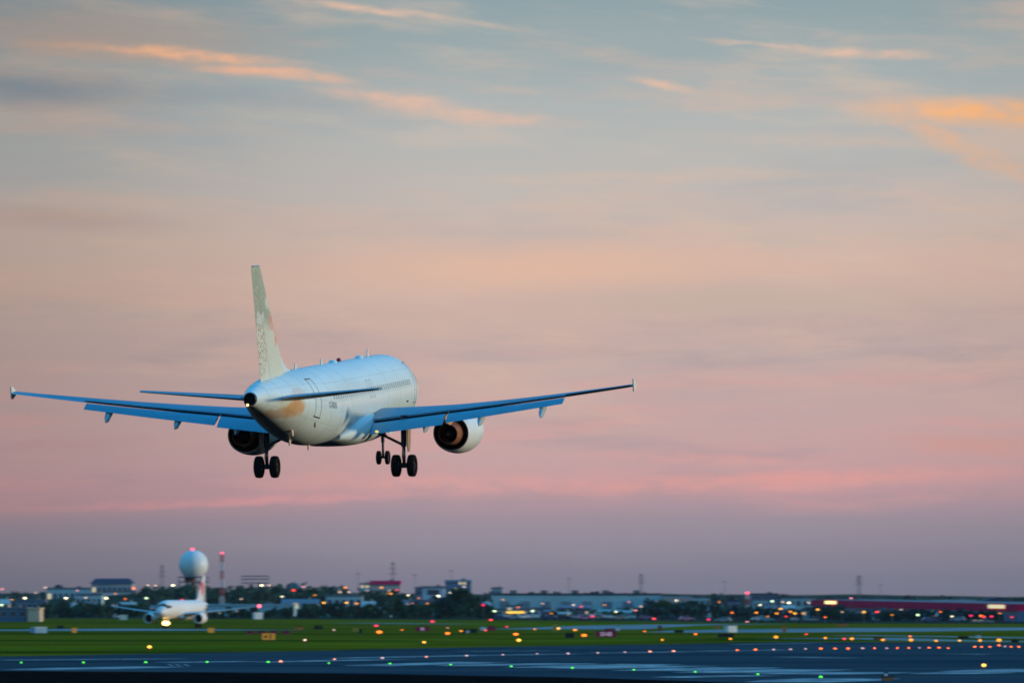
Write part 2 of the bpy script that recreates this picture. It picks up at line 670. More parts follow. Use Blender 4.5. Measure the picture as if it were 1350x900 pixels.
# ------------------------------------------------------------------ trees
M_LEAF = [mat('dark_foliage', (0.012, 0.054, 0.034), 0.8, var=0.5, vscale=0.35, spec=0.05),
          mat('mid_foliage', (0.022, 0.078, 0.032), 0.8, var=0.5, vscale=0.35, spec=0.05),
          mat('blue_foliage', (0.012, 0.054, 0.052), 0.8, var=0.5, vscale=0.35, spec=0.05)]
M_BARK = mat('bark', (0.03, 0.025, 0.02), 0.9)


def leaves(mb, c, rx, rz, n, size, rnd):
    """leaf clumps: small tilted quads spread through an uneven crown"""
    lobes = [(Vector((rnd.uniform(-.6, .6) * rx, rnd.uniform(-.6, .6) * rx, rnd.uniform(-.5, .75) * rz)), rnd.uniform(.35, .6)) for _ in range(9)]
    for _ in range(n):
        o, s = rnd.choice(lobes)
        d = Vector((rnd.gauss(0, 1), rnd.gauss(0, 1), rnd.gauss(0, 1))).normalized() * (rnd.random() ** 0.4)
        p = Vector(c) + o + Vector((d.x * rx * s, d.y * rx * s, d.z * rz * s * 1.1))
        a = Vector((rnd.gauss(0, 1), rnd.gauss(0, 1), rnd.gauss(0, 1))).normalized()
        b = a.orthogonal().normalized()
        q = a.cross(b)
        h = size * rnd.uniform(.5, 1.2)
        k = h * rnd.uniform(.5, 1)
        mb.add([p - b * h, p + q * k, p + b * h, p - q * k], [(0, 1, 2, 3)])


def make_tree(name, label, loc, h, w, m, seed, n=700, group='single trees beyond the airfield grass'):
    rnd = random.Random(seed)
    t = thing(name, label, 'tree', loc, 0, group)
    tr = MB().tube((0, 0, -0.3), (0.1, 0, h * .45), .035 * h, .02 * h, 8)
    for k in range(5):
        an = k * 1.3 + rnd.random()
        tr.tube((0.1, 0, h * (.28 + .05 * k)), (math.cos(an) * w * .3, math.sin(an) * w * .3, h * (.5 + .07 * k)), .014 * h, .005 * h, 6)
    tr.build('trunk', M_BARK, t)
    mb = MB()
    leaves(mb, (0, 0, h * .55), w * .5, h * .42, n, .075 * h, rnd)
    mb.build('crown', m, t)
    return t


def wood(name, label, u0, u1, y0, y1, top, n, m, seed, lsz=0.9):
    rnd = random.Random(seed)
    mb = MB()
    for _ in range(n):
        u = rnd.uniform(u0, u1)
        y = rnd.uniform(y0, y1)
        h = max(1.2, top(u) * rnd.uniform(.6, 1.08))
        x = (u - CU) / F * y
        w = h * rnd.uniform(.5, .8)
        leaves(mb, (x, y, h * .48), w * .62, h * .5, 70, lsz, rnd)
    o = mb.build(name, m)
    return tag(o, label, 'wood', kind='stuff')


wood('tree_belt', 'dark band of trees along the far edge of the airfield grass', -60, 345, 1790, 2050,
     lambda u: bump(u, [(-60, 3.5), (40, 3.0), (75, 5.2), (110, 4.4), (140, 5.0), (185, 4.4), (215, 4.0), (290, 2.4), (345, 2.5)]), 130, M_LEAF[0], 1)
wood('tree_belt', 'green band of trees and bushes in the middle of the far treeline', 345, 660, 1760, 2000,
     lambda u: bump(u, [(345, 2.4), (385, 3.2), (420, 4.4), (470, 3.6), (520, 4.8), (570, 4.8), (640, 4.2), (660, 1.4)]), 130, M_LEAF[0], 2)
wood('tree_belt', 'low scrub and small trees below the long pale warehouse', 655, 840, 1850, 2350,
     lambda u: bump(u, [(655, 1.8), (700, 2.0), (735, 2.2), (760, 1.5), (800, 1.5), (840, 3.6)]), 60, M_LEAF[1], 3)
wood('tree_belt', 'blue-green trees between the warehouse and the red building', 840, 1110, 1700, 2150,
     lambda u: bump(u, [(840, 3.8), (870, 5.4), (905, 5.6), (940, 4.0), (980, 3.4), (1040, 2.6), (1110, 3.8)]), 120, M_LEAF[2], 4)
wood('tree_belt', 'nearly black bushes in front of the long red building', 1100, 1420, 1560, 1800,
     lambda u: bump(u, [(1100, 2.5), (1150, 2.6), (1190, 2.9), (1260, 3.0), (1300, 3.2), (1420, 3.4)]), 150, M_LEAF[2], 5, .7)
wood('far_wood', 'hazy wood on the distant rise along the skyline', -100, 1450, 3300, 4200,
     lambda u: bump(u, [(-100, 9), (60, 10), (180, 12), (440, 12.5), (540, 9), (660, 9.5), (900, 8.5), (1150, 7), (1450, 7)]), 260, M_LEAF[2], 6, 1.8)
wood('hill_wood', 'dark green wood covering the long hill behind the radome', 178, 640, 2520, 3050,
     lambda u: bump(u, [(178, 9.0), (200, 12.4), (420, 12.2), (470, 10.2), (540, 8.0), (640, 6.0)]), 200, M_LEAF[0], 7, 1.5)

TREES = [(614, 1795, 9.6, 11.5, 0, 'large round dark tree below the blue glass tower'),
         (582, 1800, 6.4, 7.0, 2, 'bushy tree touching the left side of the large round tree'),
         (548, 1810, 5.4, 6.0, 1, 'broad dark tree below the low blue and white office'),
         (525, 1800, 6.6, 5.5, 1, 'tallest green tree right of the lamp trio, left of the office'),
         (640, 1830, 5.4, 5.5, 2, 'small tree on the right flank of the large round tree'),
         (490, 1800, 4.9, 6.0, 0, 'dark tree below the red-topped hotel'),
         (442, 1800, 5.0, 7.0, 0, 'spreading dark tree right of the pale blue shed'),
         (408, 1800, 4.5, 4.0, 1, 'small tree against the right end of the pale blue shed'),
         (335, 1900, 4.6, 3.2, 0, 'young tree in front of the pale blue shed above the red wingtip light'),
         (303, 1880, 3.6, 3.0, 1, 'low round bush in front of the left half of the pale blue shed'),
         (180, 1750, 4.4, 6.0, 0, 'dark bush left of the small lit tan house'),
         (128, 1780, 4.6, 6.5, 0, 'dark rounded tree below the dark-roofed block'),
         (90, 1780, 4.8, 6.0, 2, 'dark tree right of the corner warehouse'),
         (858, 2150, 6.0, 5.0, 2, 'pointed tree rising over the roof of the long warehouse'),
         (878, 1800, 5.6, 6.0, 1, 'green tree below the pink end of the warehouse'),
         (912, 1760, 5.8, 6.0, 2, 'bluish tree right of the pink warehouse end'),
         (943, 1780, 4.6, 5.0, 0, 'dark tree left of the red obstruction light'),
         (1098, 1620, 3.8, 7.0, 0, 'dark low spreading tree left of the purple doors of the red building'),
         (1170, 1600, 3.0, 5.0, 0, 'black bush right of the big amber lamp'),
         (1305, 1580, 3.4, 6.0, 0, 'dark tree below the pale lit sign on the red building'),
         (1345, 1580, 3.6, 5.0, 2, 'dark tree at the right edge of the view')]
for i, (u, y, h, w, k, lab) in enumerate(TREES):
    make_tree('broadleaf_tree', lab, ((u - CU) / F * y, y, 0), h, w, M_LEAF[k], 40 + i, 1400 if i == 0 else 700)

# ------------------------------------------------------------------ buildings
M_WIN = mat('dark_window_glass', (0.02, 0.035, 0.05), 0.15, var=0.1, spec=0.5)
M_CONC = mat('pale_concrete', (0.36, 0.40, 0.40), 0.8, vscale=0.2)
M_WHITEW = mat('white_wall', (0.55, 0.56, 0.55), 0.7, vscale=0.2)
M_TANW = mat('tan_wall', (0.50, 0.40, 0.28), 0.8, vscale=0.2)
M_BLUEW = mat('blue_panel_wall', (0.05, 0.13, 0.22), 0.5, vscale=0.2)
M_TEALW = mat('pale_teal_wall', (0.34, 0.50, 0.50), 0.8, vscale=0.1)
M_REDW = mat('red_cladding', (0.64, 0.005, 0.065), 0.8, spec=0.03, vscale=0.2)
M_PURW = mat('purple_door', (0.26, 0.03, 0.10), 0.6)
M_PINKW = mat('pink_wall', (0.50, 0.36, 0.32), 0.8, vscale=0.2)
M_ROOFD = mat('dark_roof', (0.025, 0.035, 0.05), 0.8)
M_ROOFG = mat('grey_roof', (0.12, 0.14, 0.16), 0.8)
M_LITW = glow('lit_window', (1.0, 0.70, 0.34), .6)


WR = random.Random(77)


def building(name, label, u0, u1, vtop, y, depth, wall, roof='flat', roofm=None, rz=0.0, floors=2, cols=6, win=True, cat='building', lit=(), rh=None):
    x0, x1 = (u0 - CU) / F * y, (u1 - CU) / F * y
    w = x1 - x0
    h = CAM_H + (HZ - vtop) / F * y
    t = thing(name, label, cat, ((x0 + x1) / 2, y, 0), rz)
    roofm = roofm or M_ROOFG
    rh = rh or min(1.0, h * .1)
    if roof == 'flat':
        MB().box(-w / 2, w / 2, 0, depth, -.5, h - rh).build('wall', wall, t)
        r = MB().box(-w / 2 - .25, w / 2 + .25, -.25, depth + .25, h - rh, h).build('roof', roofm, t)
        MB().cbox((w * .2, depth * .5, h + .35), (min(3, w * .15), min(3, depth * .3), .7)).build('roof_vent', M_ROOFG, r)
    elif roof == 'gable':
        hw = h * .66
        MB().box(-w / 2, w / 2, 0, depth, -.5, hw).build('wall', wall, t)
        mb = MB()
        prof = [(-.4, hw), (depth / 2, h), (depth + .4, hw), (depth + .4, hw - .15), (depth / 2, h - .2), (-.4, hw - .15)]
        mb.loft([[(-w / 2 - .4, a, b) for a, b in prof], [(w / 2 + .4, a, b) for a, b in prof]])
        r = mb.build('roof', roofm, t)
        MB().cbox((w * .25, depth * .5, h + .2), (.6, .6, 1.2)).build('chimney', M_TANW, r)
    elif roof == 'mansard':
        hw = h * .83
        MB().box(-w / 2, w / 2, 0, depth, -.5, hw).build('wall', wall, t)
        a, b = .9, 2.2
        MB().loft([[(-w / 2 - a, -a, hw), (w / 2 + a, -a, hw), (w / 2 + a, depth + a, hw), (-w / 2 - a, depth + a, hw)],
                   [(-w / 2 + b, b, h), (w / 2 - b, b, h), (w / 2 - b, depth - b, h), (-w / 2 + b, depth - b, h)]]).build('roof', roofm, t)
        h = hw
    elif roof == 'dome':
        hw = h * .55
        MB().box(-w / 2, w / 2, 0, depth, -.5, hw).build('wall', wall, t)
        rings = []
        for q in (-w / 2 - .3, w / 2 + .3):
            pass
        prof = [(-w / 2 - .3 + (w + .6) * i / 14, hw + (h - hw) * math.sin(math.pi * i / 14)) for i in range(15)]
        MB().loft([[(a, -.3, b) for a, b in prof], [(a, depth + .3, b) for a, b in prof]]).build('roof', roofm, t)
        h = hw
    if win:
        fh = (h - .8) / floors
        cw = w / cols
        for i in range(floors):
            for j in range(cols):
                m = M_LITW if (i, j) in lit or WR.random() < .09 else M_WIN
                f = MB().cbox((-w / 2 + cw * (j + .5), -.03, .6 + fh * (i + .5)), (cw * .62, .06, fh * .5)).build('window', M_CONC, t)
                MB().cbox((-w / 2 + cw * (j + .5), -.08, .6 + fh * (i + .5)), (cw * .55, .04, fh * .42)).build('pane', m, f)
    t['h'] = h
    return t


building('corner_warehouse', 'blue-grey block with sunlit tan end wall at the far left edge', -12, 36, 800, 1560, 14, M_BLUEW, floors=1, cols=4, rz=0)  # beige building, its shaded front put into the blue-grey wall colour
building('sunlit_end', 'small tan box painted as the sunlit right end of the corner block', 37, 53, 800.5, 1558, 12, M_TANW, roofm=M_TANW, floors=1, cols=1, win=False)  # sunlit end of the same beige building: warm light put into tan walls
building('dark_roofed_block', 'pale block under a broad dark hipped roof on the left skyline', 121, 175, 762, 3200, 16, M_CONC, 'mansard', mat('navy_roof', (0.02, 0.035, 0.075), 0.6), floors=2, cols=8)
building('low_shed', 'pale low shed on the skyline left of the dark-roofed block', 62, 122, 774, 3250, 14, M_TEALW, floors=1, cols=8)
building('domed_hall', 'dark low domed hall on the left skyline', 66, 88, 770, 3300, 14, M_BLUEW, 'dome', M_ROOFD, floors=1, cols=3)
building('white_shed', 'long white low shed just right of the dark-roofed block', 140, 180, 778, 3000, 10, M_WHITEW, floors=1, cols=5)
building('tan_house', 'small tan house with a lit front left of the taxiing plane', 199, 213, 797, 1850, 7, M_TANW, 'gable', M_ROOFG, floors=1, cols=2, lit=((0, 0), (0, 1)), cat='house')
building('pale_house', 'pale roofed house behind the dark bushes on the left', 156, 178, 793, 2050, 8, M_WHITEW, 'gable', M_CONC, floors=1, cols=3, cat='house')
building('pale_house', 'small pale house between two dark trees on the left', 88, 100, 794.5, 2050, 8, M_WHITEW, 'gable', M_CONC, floors=1, cols=2, cat='house')
building('pale_house', 'pale mauve house at the far left edge above the corner block', 0, 12, 789, 2100, 8, M_PINKW, 'gable', M_CONC, floors=1, cols=2, cat='house')
building('pale_shed', 'long pale blue shed right of the taxiing plane tail', 272, 388, 796, 2000, 18, mat('ice_blue_wall', (0.26, 0.42, 0.46), 0.7), roofm=mat('ice_blue_roof', (0.30, 0.45, 0.48), 0.7), floors=1, cols=10, win=False)
building('domed_hall', 'grey blue domed hall left of the red-topped hotel', 372, 402, 767, 3250, 14, M_TEALW, 'dome', mat('slate_dome', (0.10, 0.17, 0.22), 0.6), floors=1, cols=4)
building('low_shed', 'low tan shed right of the grey domed hall', 420, 448, 773, 3300, 12, M_TANW, floors=1, cols=5)
hotel = building('hotel', 'pale hotel with a bright red roof band', 488, 528, 765, 3000, 18, M_PINKW, roofm=mat('bright_red_roof', (0.75, 0.006, 0.10), 0.8, spec=0.03), floors=4, cols=7, lit=((1, 2), (0, 3)), rh=1.9)
building('stair_tower', 'blue-grey flank block joined to the left of the hotel', 475, 487.6, 768, 3001, 16, M_TEALW, floors=4, cols=2)
building('office_block', 'low white office with dark window band left of the glass tower', 557, 586, 772, 2700, 16, mat('sky_white_wall', (0.45, 0.55, 0.60), 0.6), floors=2, cols=1)
building('blue_cube_office', 'dark blue cube at the left end of the white office', 547.5, 556.6, 773, 2700, 14, M_BLUEW, floors=2, cols=2)
tw = building('glass_tower', 'blue glass tower with a flat crown above the large round tree', 587, 621, 764, 2720, 18, mat('blue_glass', (0.04, 0.16, 0.28), 0.2, spec=0.5, vscale=0.3), roofm=mat('teal_crown', (0.05, 0.22, 0.30), 0.5), floors=5, cols=6, lit=((2, 2), (1, 2), (2, 4), (3, 2), (1, 4)))
building('roof_plant', 'small grey block on the skyline right of the glass tower', 648, 662, 773.5, 2900, 10, M_TEALW, floors=2, cols=3)
wh = building('long_warehouse', 'very long pale teal warehouse across the middle of the skyline', 650, 872, 781.5, 2600, 30, M_TEALW, roofm=M_ROOFD, floors=1, cols=9, win=False)
hh = wh['h']
for k in range(8):
    MB().cbox((-34 + k * 9.6, -.05, hh * .3), (4.6, .1, hh * .5)).build('loading_door', mat('grey_door', (0.16, 0.22, 0.25), 0.6), wh)
for k in range(5):
    MB().cbox((-30 + k * 14.5, 12, hh + .7), (3.2, 4, 1.4)).build('roof_vent', M_ROOFG, wh)
building('pink_lit_end', 'warehouse end with pinkish light painted on, right of the long teal one', 873, 912, 786, 2590, 26, M_PINKW, roofm=M_CONC, floors=1, cols=4, win=False)  # lit right end of the long warehouse, pinkish light put into wall colour
building('flat_factory', 'dark flat-topped factory right of the red obstruction light', 990, 1026, 781.5, 2850, 18, M_BLUEW, roofm=M_ROOFD, floors=2, cols=6)
building('low_shed', 'pale teal shed right of the obstruction mast', 994, 1012, 789, 2300, 12, M_TEALW, floors=1, cols=4)
st = building('yellow_fronted_store', 'low pale store with a glowing yellow front strip', 645, 712, 803.5, 1880, 12, M_WHITEW, floors=1, cols=7)
MB().cbox((1.1 * .2, -.3, 1.7), (6.0, .3, .55)).build('lit_strip', glow('yellow_strip', (1.0, 0.55, 0.06), 1.6), st)
building('teal_shed', 'small turquoise roofed shed above the parked cars', 790, 816, 803, 2050, 9, M_TEALW, 'gable', mat('turquoise_roof', (0.10, 0.36, 0.38), 0.6), floors=1, cols=3)
building('grey_shed', 'grey roofed shed below the right half of the warehouse', 735, 778, 797, 2250, 10, M_BLUEW, 'gable', mat('mauve_roof', (0.14, 0.15, 0.20), 0.7), floors=1, cols=4)
building('grey_shed', 'dim blue shed behind the trees left of the glass tower', 372, 420, 789, 2300, 10, M_TEALW, 'gable', mat('dim_blue_roof', (0.10, 0.15, 0.20), 0.7), floors=1, cols=4)
building('white_shed', 'white flat shed among the amber lamps', 993, 1010, 812.5, 1700, 8, M_WHITEW, floors=1, cols=2)
building('white_shed', 'white flat shed left of the dark spreading tree', 1043, 1052, 813.5, 1690, 8, M_WHITEW, floors=1, cols=2)
building('white_shed', 'long white shed close to the dark spreading tree', 1061, 1078, 814.5, 1680, 8, M_WHITEW, floors=1, cols=3)
building('white_shed', 'low white shed under the red and orange lamps at right', 1281, 1310, 817, 1560, 8, M_WHITEW, floors=1, cols=4)
building('blue_house', 'blue grey house between the trees right of the obstruction light', 1008, 1024, 797, 2000, 8, M_BLUEW, 'gable', M_ROOFG, floors=1, cols=2, cat='house')
building('domed_hall', 'dark arched hangar roof behind the right end of the red building', 1286, 1343, 787.2, 2600, 18, M_BLUEW, 'dome', mat('navy_hangar_roof', (0.015, 0.03, 0.07), 0.6), floors=1, cols=4)
building('low_shed', 'thin pale shed on the skyline behind the red building', 1232, 1286, 790, 2650, 12, M_TEALW, roofm=M_CONC, floors=1, cols=4)
for k, (u0, u1, v, y, m, lab) in enumerate([
        (928, 962, 796.5, 1950, M_TEALW, 'flat pale roofed unit left of the red obstruction light'),
        (700, 726, 800, 2150, M_BLUEW, 'dark blue unit under the left half of the warehouse'),
        (815, 842, 800.5, 2150, M_CONC, 'grey unit below the right part of the warehouse'),
        (1130, 1180, 803, 1850, M_BLUEW, 'dim blue unit under the left part of the red building'),
        (1200, 1262, 804, 1800, M_BLUEW, 'dim blue unit under the middle of the red building'),
        (225, 258, 793.5, 2300, M_BLUEW, 'dim unit at the foot of the wooded hill'),
        (430, 478, 783.5, 2450, M_TEALW, 'low pale unit below the amber lamps left of the hotel'),
        (20, 60, 789.5, 2150, M_BLUEW, 'dim blue unit behind the white lamps at far left'),
        (100, 135, 782, 2500, M_TEALW, 'dull teal unit below the dark-roofed block'),
        (540, 580, 790, 2100, M_BLUEW, 'dim blue unit below the white office'),
        (905, 935, 786.5, 3000, M_TEALW, 'far pale unit right of the pink warehouse'),
        (1030, 1075, 787, 2900, M_TEALW, 'far pale unit left of the red building')]):
    building('industrial_unit', lab, u0, u1, v, y, 12, m, floors=1, cols=5)

M_MAUVE = mat('mauve_wall', (0.22, 0.14, 0.22), 0.8, vscale=0.2)
M_TURQ = mat('turquoise_wall', (0.10, 0.34, 0.36), 0.8, vscale=0.2)
M_CRIM = mat('crimson_wall', (0.34, 0.03, 0.09), 0.8, vscale=0.2)
HOUSES = [(70, 84, 797, 2000, M_BLUEW, 'dim blue house just right of the sunlit tan end box'), (112, 124, 792, 2150, M_MAUVE, 'mauve house below the white shed at left'),
          (145, 156, 799, 1900, M_CONC, 'grey house between the dark bushes near the taxiing plane wing'), (236, 250, 789, 2400, M_CRIM, 'dull crimson house at the foot of the hill'),
          (422, 432, 799, 1900, M_TURQ, 'turquoise house below the first of three amber lamps'), (478, 494, 792, 2100, M_BLUEW, 'blue house below the hotel'),
          (500, 516, 798, 1900, M_TEALW, 'pale house peeping between trees below the hotel'), (530, 545, 790, 2200, M_CONC, 'grey house left of the blue cube office'),
          (633, 646, 793, 2050, M_CRIM, 'crimson house right of the large round tree'), (668, 690, 797, 2150, M_TEALW, 'pale house above the yellow-fronted store'),
          (718, 733, 803, 1950, M_MAUVE, 'mauve house right of the yellow-fronted store'), (737, 752, 806, 1850, M_BLUEW, 'blue house below the pinkish lamp'),
          (760, 776, 803, 1950, M_MAUVE, 'wide mauve house left of the turquoise roofed shed'), (776, 789, 808, 1780, M_CRIM, 'small crimson house behind the bright crimson lamp'),
          (820, 836, 804, 1900, M_TURQ, 'turquoise house below the pink lamp'), (838, 852, 808, 1760, M_MAUVE, 'mauve house left of the green tree'),
          (926, 942, 799, 1900, M_TEALW, 'pale house left of the obstruction mast'), (953, 968, 803, 1800, M_MAUVE, 'mauve house just left of the obstruction mast'),
          (960, 975, 790, 2200, M_BLUEW, 'blue house on the rise left of the red obstruction light'), (1012, 1022, 804, 1800, M_CONC, 'grey house among the amber lamp cluster'),
          (1032, 1046, 797, 1950, M_TEALW, 'pale house above the amber lamp cluster'), (1054, 1066, 803, 1780, M_TURQ, 'turquoise house right of the touching amber lamps'),
          (1148, 1164, 807, 1700, M_TEALW, 'pale house behind the largest amber lamp'), (1215, 1235, 807, 1680, M_BLUEW, 'blue house below the green white lamp at right'),
          (1262, 1276, 806, 1660, M_MAUVE, 'mauve house left of the crimson lamp at right')]
for k, (u0, u1, v, y, m, lab) in enumerate(HOUSES):
    building('town_house', lab, u0, u1, v, y, 8, m, 'gable' if k % 3 else 'flat', (M_ROOFD, M_ROOFG, M_CONC)[k % 3], floors=1, cols=3, cat='house', lit=((0, k % 3),) if k % 2 else ())

# long red building, its near end at the right
rb = thing('red_hangar', 'long low crimson building with two lit signs at the right', 'building')
A, B = P(1072, 790.0, 2350), P(1344, 796.0, 1560)
d = (B - A)
d.z = 0
d.normalize()
q = Vector((-d.y, d.x, 0))
if q.y < 0:
    q = -q


def slab(a, b, z0a, z1a, z0b, z1b, dep, off=0.0):
    pts = []
    for p, z0, z1 in ((a, z0a, z1a), (b, z0b, z1b)):
        o = Vector((p.x, p.y, 0)) - q * off
        pts.append([o + Vector((0, 0, z0)), o + q * dep + Vector((0, 0, z0)), o + q * dep + Vector((0, 0, z1)), o + Vector((0, 0, z1))])
    return MB().loft(pts)


za, zb = A.z, B.z
slab(A, B, -.3, za - 2.9, -.3, zb - 1.9, 30).build('wall', M_BLUEW, rb)
slab(A, B, za - 2.9, za, zb - 1.9, zb, 31, .6).build('fascia', M_REDW, rb)
slab(A, B, za, za + .12, zb, zb + .12, 30, 0).build('roof', M_ROOFG, rb)


def on_red(t0, t1, z0, z1, name, m, off):
    a, b = A.lerp(B, t0), A.lerp(B, t1)
    slab(a, b, z0, z1, z0, z1, .3, off).build(name, m, rb)


on_red(0.06, 0.17, .2, za - 3.2, 'door', M_PURW, .4)
on_red(0.10, 0.17, za - 1.6, za - .5, 'sign', glow('yellow_sign', (1.0, 0.85, 0.30), 1.6), 1.0)
on_red(0.905, 0.96, zb - 1.25, zb - .2, 'sign', glow('cream_sign', (1.0, 0.80, 0.42), .7), 1.0)

# ------------------------------------------------------------------ masts, pylons, radome
M_STEEL = mat('dull_steel', (0.10, 0.105, 0.12), 0.6, 0.3)
M_REDP = mat('mast_red_paint', (0.42, 0.05, 0.06), 0.6)
M_WHP = mat('mast_white_paint', (0.6, 0.58, 0.56), 0.6)
M_REDL = glow('red_beacon', (1.0, 0.06, 0.12), 4)


def lattice(mb, h0, h1, w0, w1, n, r):
    for i in range(n):
        a, b = i / n, (i + 1) / n
        za, zb = h0 + (h1 - h0) * a, h0 + (h1 - h0) * b
        wa, wb = w0 + (w1 - w0) * a, w0 + (w1 - w0) * b
        ca = [(-wa, -wa), (wa, -wa), (wa, wa), (-wa, wa)]
        cb = [(-wb, -wb), (wb, -wb), (wb, wb), (-wb, wb)]
        for k in range(4):
            k2 = (k + 1) % 4
            mb.tube(ca[k] + (za,), cb[k] + (zb,), r, r, 5)
            mb.tube(ca[k] + (za,), cb[k2] + (zb,), r * .6, r * .6, 4)
            mb.tube(cb[k] + (zb,), cb[k2] + (zb,), r * .6, r * .6, 4)


def pylon(u, vtop, y, label, arms=True, w=1.6):
    h = CAM_H + (HZ - vtop) / F * y
    t = thing('power_pylon', label, 'pylon', ((u - CU) / F * y, y, 0), 0, 'power pylons on the skyline')
    mb = MB()
    lattice(mb, 0, h * .97, w, .3, 9, .10)
    mb.build('tower', M_STEEL, t)
    if arms:
        for k, (z, a) in enumerate(((.72, 2.6), (.83, 2.2), (.93, 1.7))):
            m2 = MB()
            m2.tube((-a, 0, h * z), (a, 0, h * z), .13, .13, 5)
            m2.tube((-a, 0, h * z), (0, 0, h * (z + .05)), .09, .09, 4)
            m2.tube((a, 0, h * z), (0, 0, h * (z + .05)), .09, .09, 4)
            m2.build('cross_arm', M_STEEL, t)
    MB().tube((0, 0, h * .96), (0, 0, h), .1, .05, 5).build('spike', M_STEEL, t)
    return t


pylon(214, 743, 3600, 'grey lattice pylon left of the radome')
pylon(518, 739, 3500, 'tallest grey lattice pylon behind the red-topped hotel')
pylon(845, 755, 3600, 'grey lattice pylon over the right half of the warehouse')
pylon(1132, 757, 3300, 'grey lattice pylon behind the left part of the red building')


def pole(u, vtop, y, label):
    h = CAM_H + (HZ - vtop) / F * y
    t = thing('light_mast', label, 'mast', ((u - CU) / F * y, y, 0), 0, 'thin masts on the skyline')
    MB().tube((0, 0, 0), (0, 0, h), .16, .10, 6).build('pole', M_STEEL, t)
    MB().tube((-1.4, 0, h), (1.4, 0, h), .16, .16, 6).build('lamp_bar', M_STEEL, t)


pole(547, 757, 3400, 'thin pole with a flat head left of the glass tower')
pole(595, 752, 3500, 'thin pole rising behind the glass tower')
pole(750, 762, 3400, 'thin pole behind the middle of the long warehouse')
pole(955, 766, 3300, 'thin pole left of the red obstruction light')
pole(1160, 770, 3300, 'thin pole right of the pylon by the red building')
pole(472, 756, 3200, 'thin pole with pink top left of the hotel')

# red and white mast
y = 2400
h = CAM_H + (HZ - 730) / F * y
t = thing('radio_mast', 'red and white lattice mast with a red beacon right of the radome', 'mast', ((293 - CU) / F * y, y, 0))
for k in range(7):
    mb = MB()
    lattice(mb, h * k / 7, h * (k + 1) / 7, .75 - .02 * k, .73 - .02 * k, 3, .15)
    mb.build('mast_section', M_REDP if k % 2 == 0 else M_WHP, t)
MB().ball((0, 0, h + .3), .55, 12, 8, .8).build('beacon', M_REDL, t)

# obstruction mast with red light
y = 2000
h = CAM_H + (HZ - 782) / F * y
t = thing('obstruction_mast', 'short reddish mast with a red obstruction light right of centre', 'mast', ((985 - CU) / F * y, y, 0))
for k in range(4):
    mb = MB()
    lattice(mb, h * k / 4, h * (k + 1) / 4, .55, .55, 2, .14)
    mb.build('mast_section', M_REDP if k % 2 == 0 else M_WHP, t)
MB().ball((0, 0, h + .2), .6, 12, 8, .7).build('beacon', M_REDL, t)

# gantry frames left of the hotel
y = 2900
t = thing('gantry_frame', 'dark open gantry frame on the hill right of the mast', 'frame', ((337 - CU) / F * y, y, 0))
W = 36 / F * y / 2
mb = MB()
for k in range(6):
    x = -W + 2 * W * k / 5
    mb.tube((x, 0, 0), (x, 0, CAM_H + (HZ - 758) / F * y), .12, .12, 5)
mb.build('post', M_STEEL, t)
for v in (759, 763, 768):
    zz = CAM_H + (HZ - v) / F * y
    MB().tube((-W, -.3, zz), (W, -.3, zz), .30, .30, 6).build('crossbar', M_STEEL, t)

# radome tower
y = 1650
c = P(255, 744, y)
sc_ = F / y
rad = 19.2 / sc_
t = thing('radome_tower', 'white weather radome ball on a lattice tower behind the taxiing plane', 'radar tower', (c.x, y, 0))
ball = MB()
prof = []
for i in range(25):
    a = R(-52) + (R(90) - R(-52)) * i / 24
    prof.append((c.z + math.sin(a) * rad, max(1e-3, math.cos(a) * rad)))
ball.lathe(prof, 'Z', n=40, cap=True)
M_DOME = mat('radome_white', (0.62, 0.66, 0.66), 0.45, var=0.04)
ball.build('radome', M_DOME, t, smooth=True)
zb = c.z - rad * .80
MB().lathe([(zb - .35, rad * 1.02), (zb, rad * 1.02)], 'Z', n=24, cap=True).build('deck', mat('deck_blue', (0.05, 0.12, 0.18), 0.7), t)
zl = P(255, 767, y).z
MB().lathe([(zl, 1.5), (zb - .35, 1.7)], 'Z', c=(-1.0, 0, 0), n=16, cap=True).build('equipment_room', mat('brown_room', (0.08, 0.05, 0.045), 0.8), t)
mb = MB()
hw = 4.35
for zz in (zl, zl + .35, zb - .2):
    for s in (-1, 1):
        mb.tube((-hw, s * hw, zz), (hw, s * hw, zz), .07, .07, 5)
        mb.tube((s * hw, -hw, zz), (s * hw, hw, zz), .07, .07, 5)
for k in range(6):
    for s in (-1, 1):
        x = -hw + 2 * hw * k / 5
        mb.tube((x, s * hw, zl), (x, s * hw, zb - .2), .06, .06, 5)
mb.build('railing', M_STEEL, t)
MB().cbox((0, 0, zl - .1), (hw * 2, hw * 2, .16)).build('platform', mat('platform_grey', (0.12, 0.13, 0.14), 0.7), t)
for s in ((1.2, 1), (1.2, -1), (3.2, 1), (3.2, -1)):
    m2 = MB()
    m2.tube((s[0] + .2, s[1] * 1.4, 0), (s[0], s[1] * 1.2, zl - .2), .22, .2, 8)
    m2.build('leg', M_WHP, t)
m2 = MB()
for k in range(5):
    z0, z1 = zl * k / 5, zl * (k + 1) / 5
    for s in (-1, 1):
        m2.tube((1.3, s * 1.3, z0), (3.3, s * 1.3, z1), .07, .07, 5)
        m2.tube((3.3, s * 1.3, z0), (1.3, s * 1.3, z1), .07, .07, 5)
m2.build('bracing', M_WHP, t)
MB().ball((-.3, 0, c.z + rad + .3), .36, 12, 8).build('beacon', M_REDL, t)

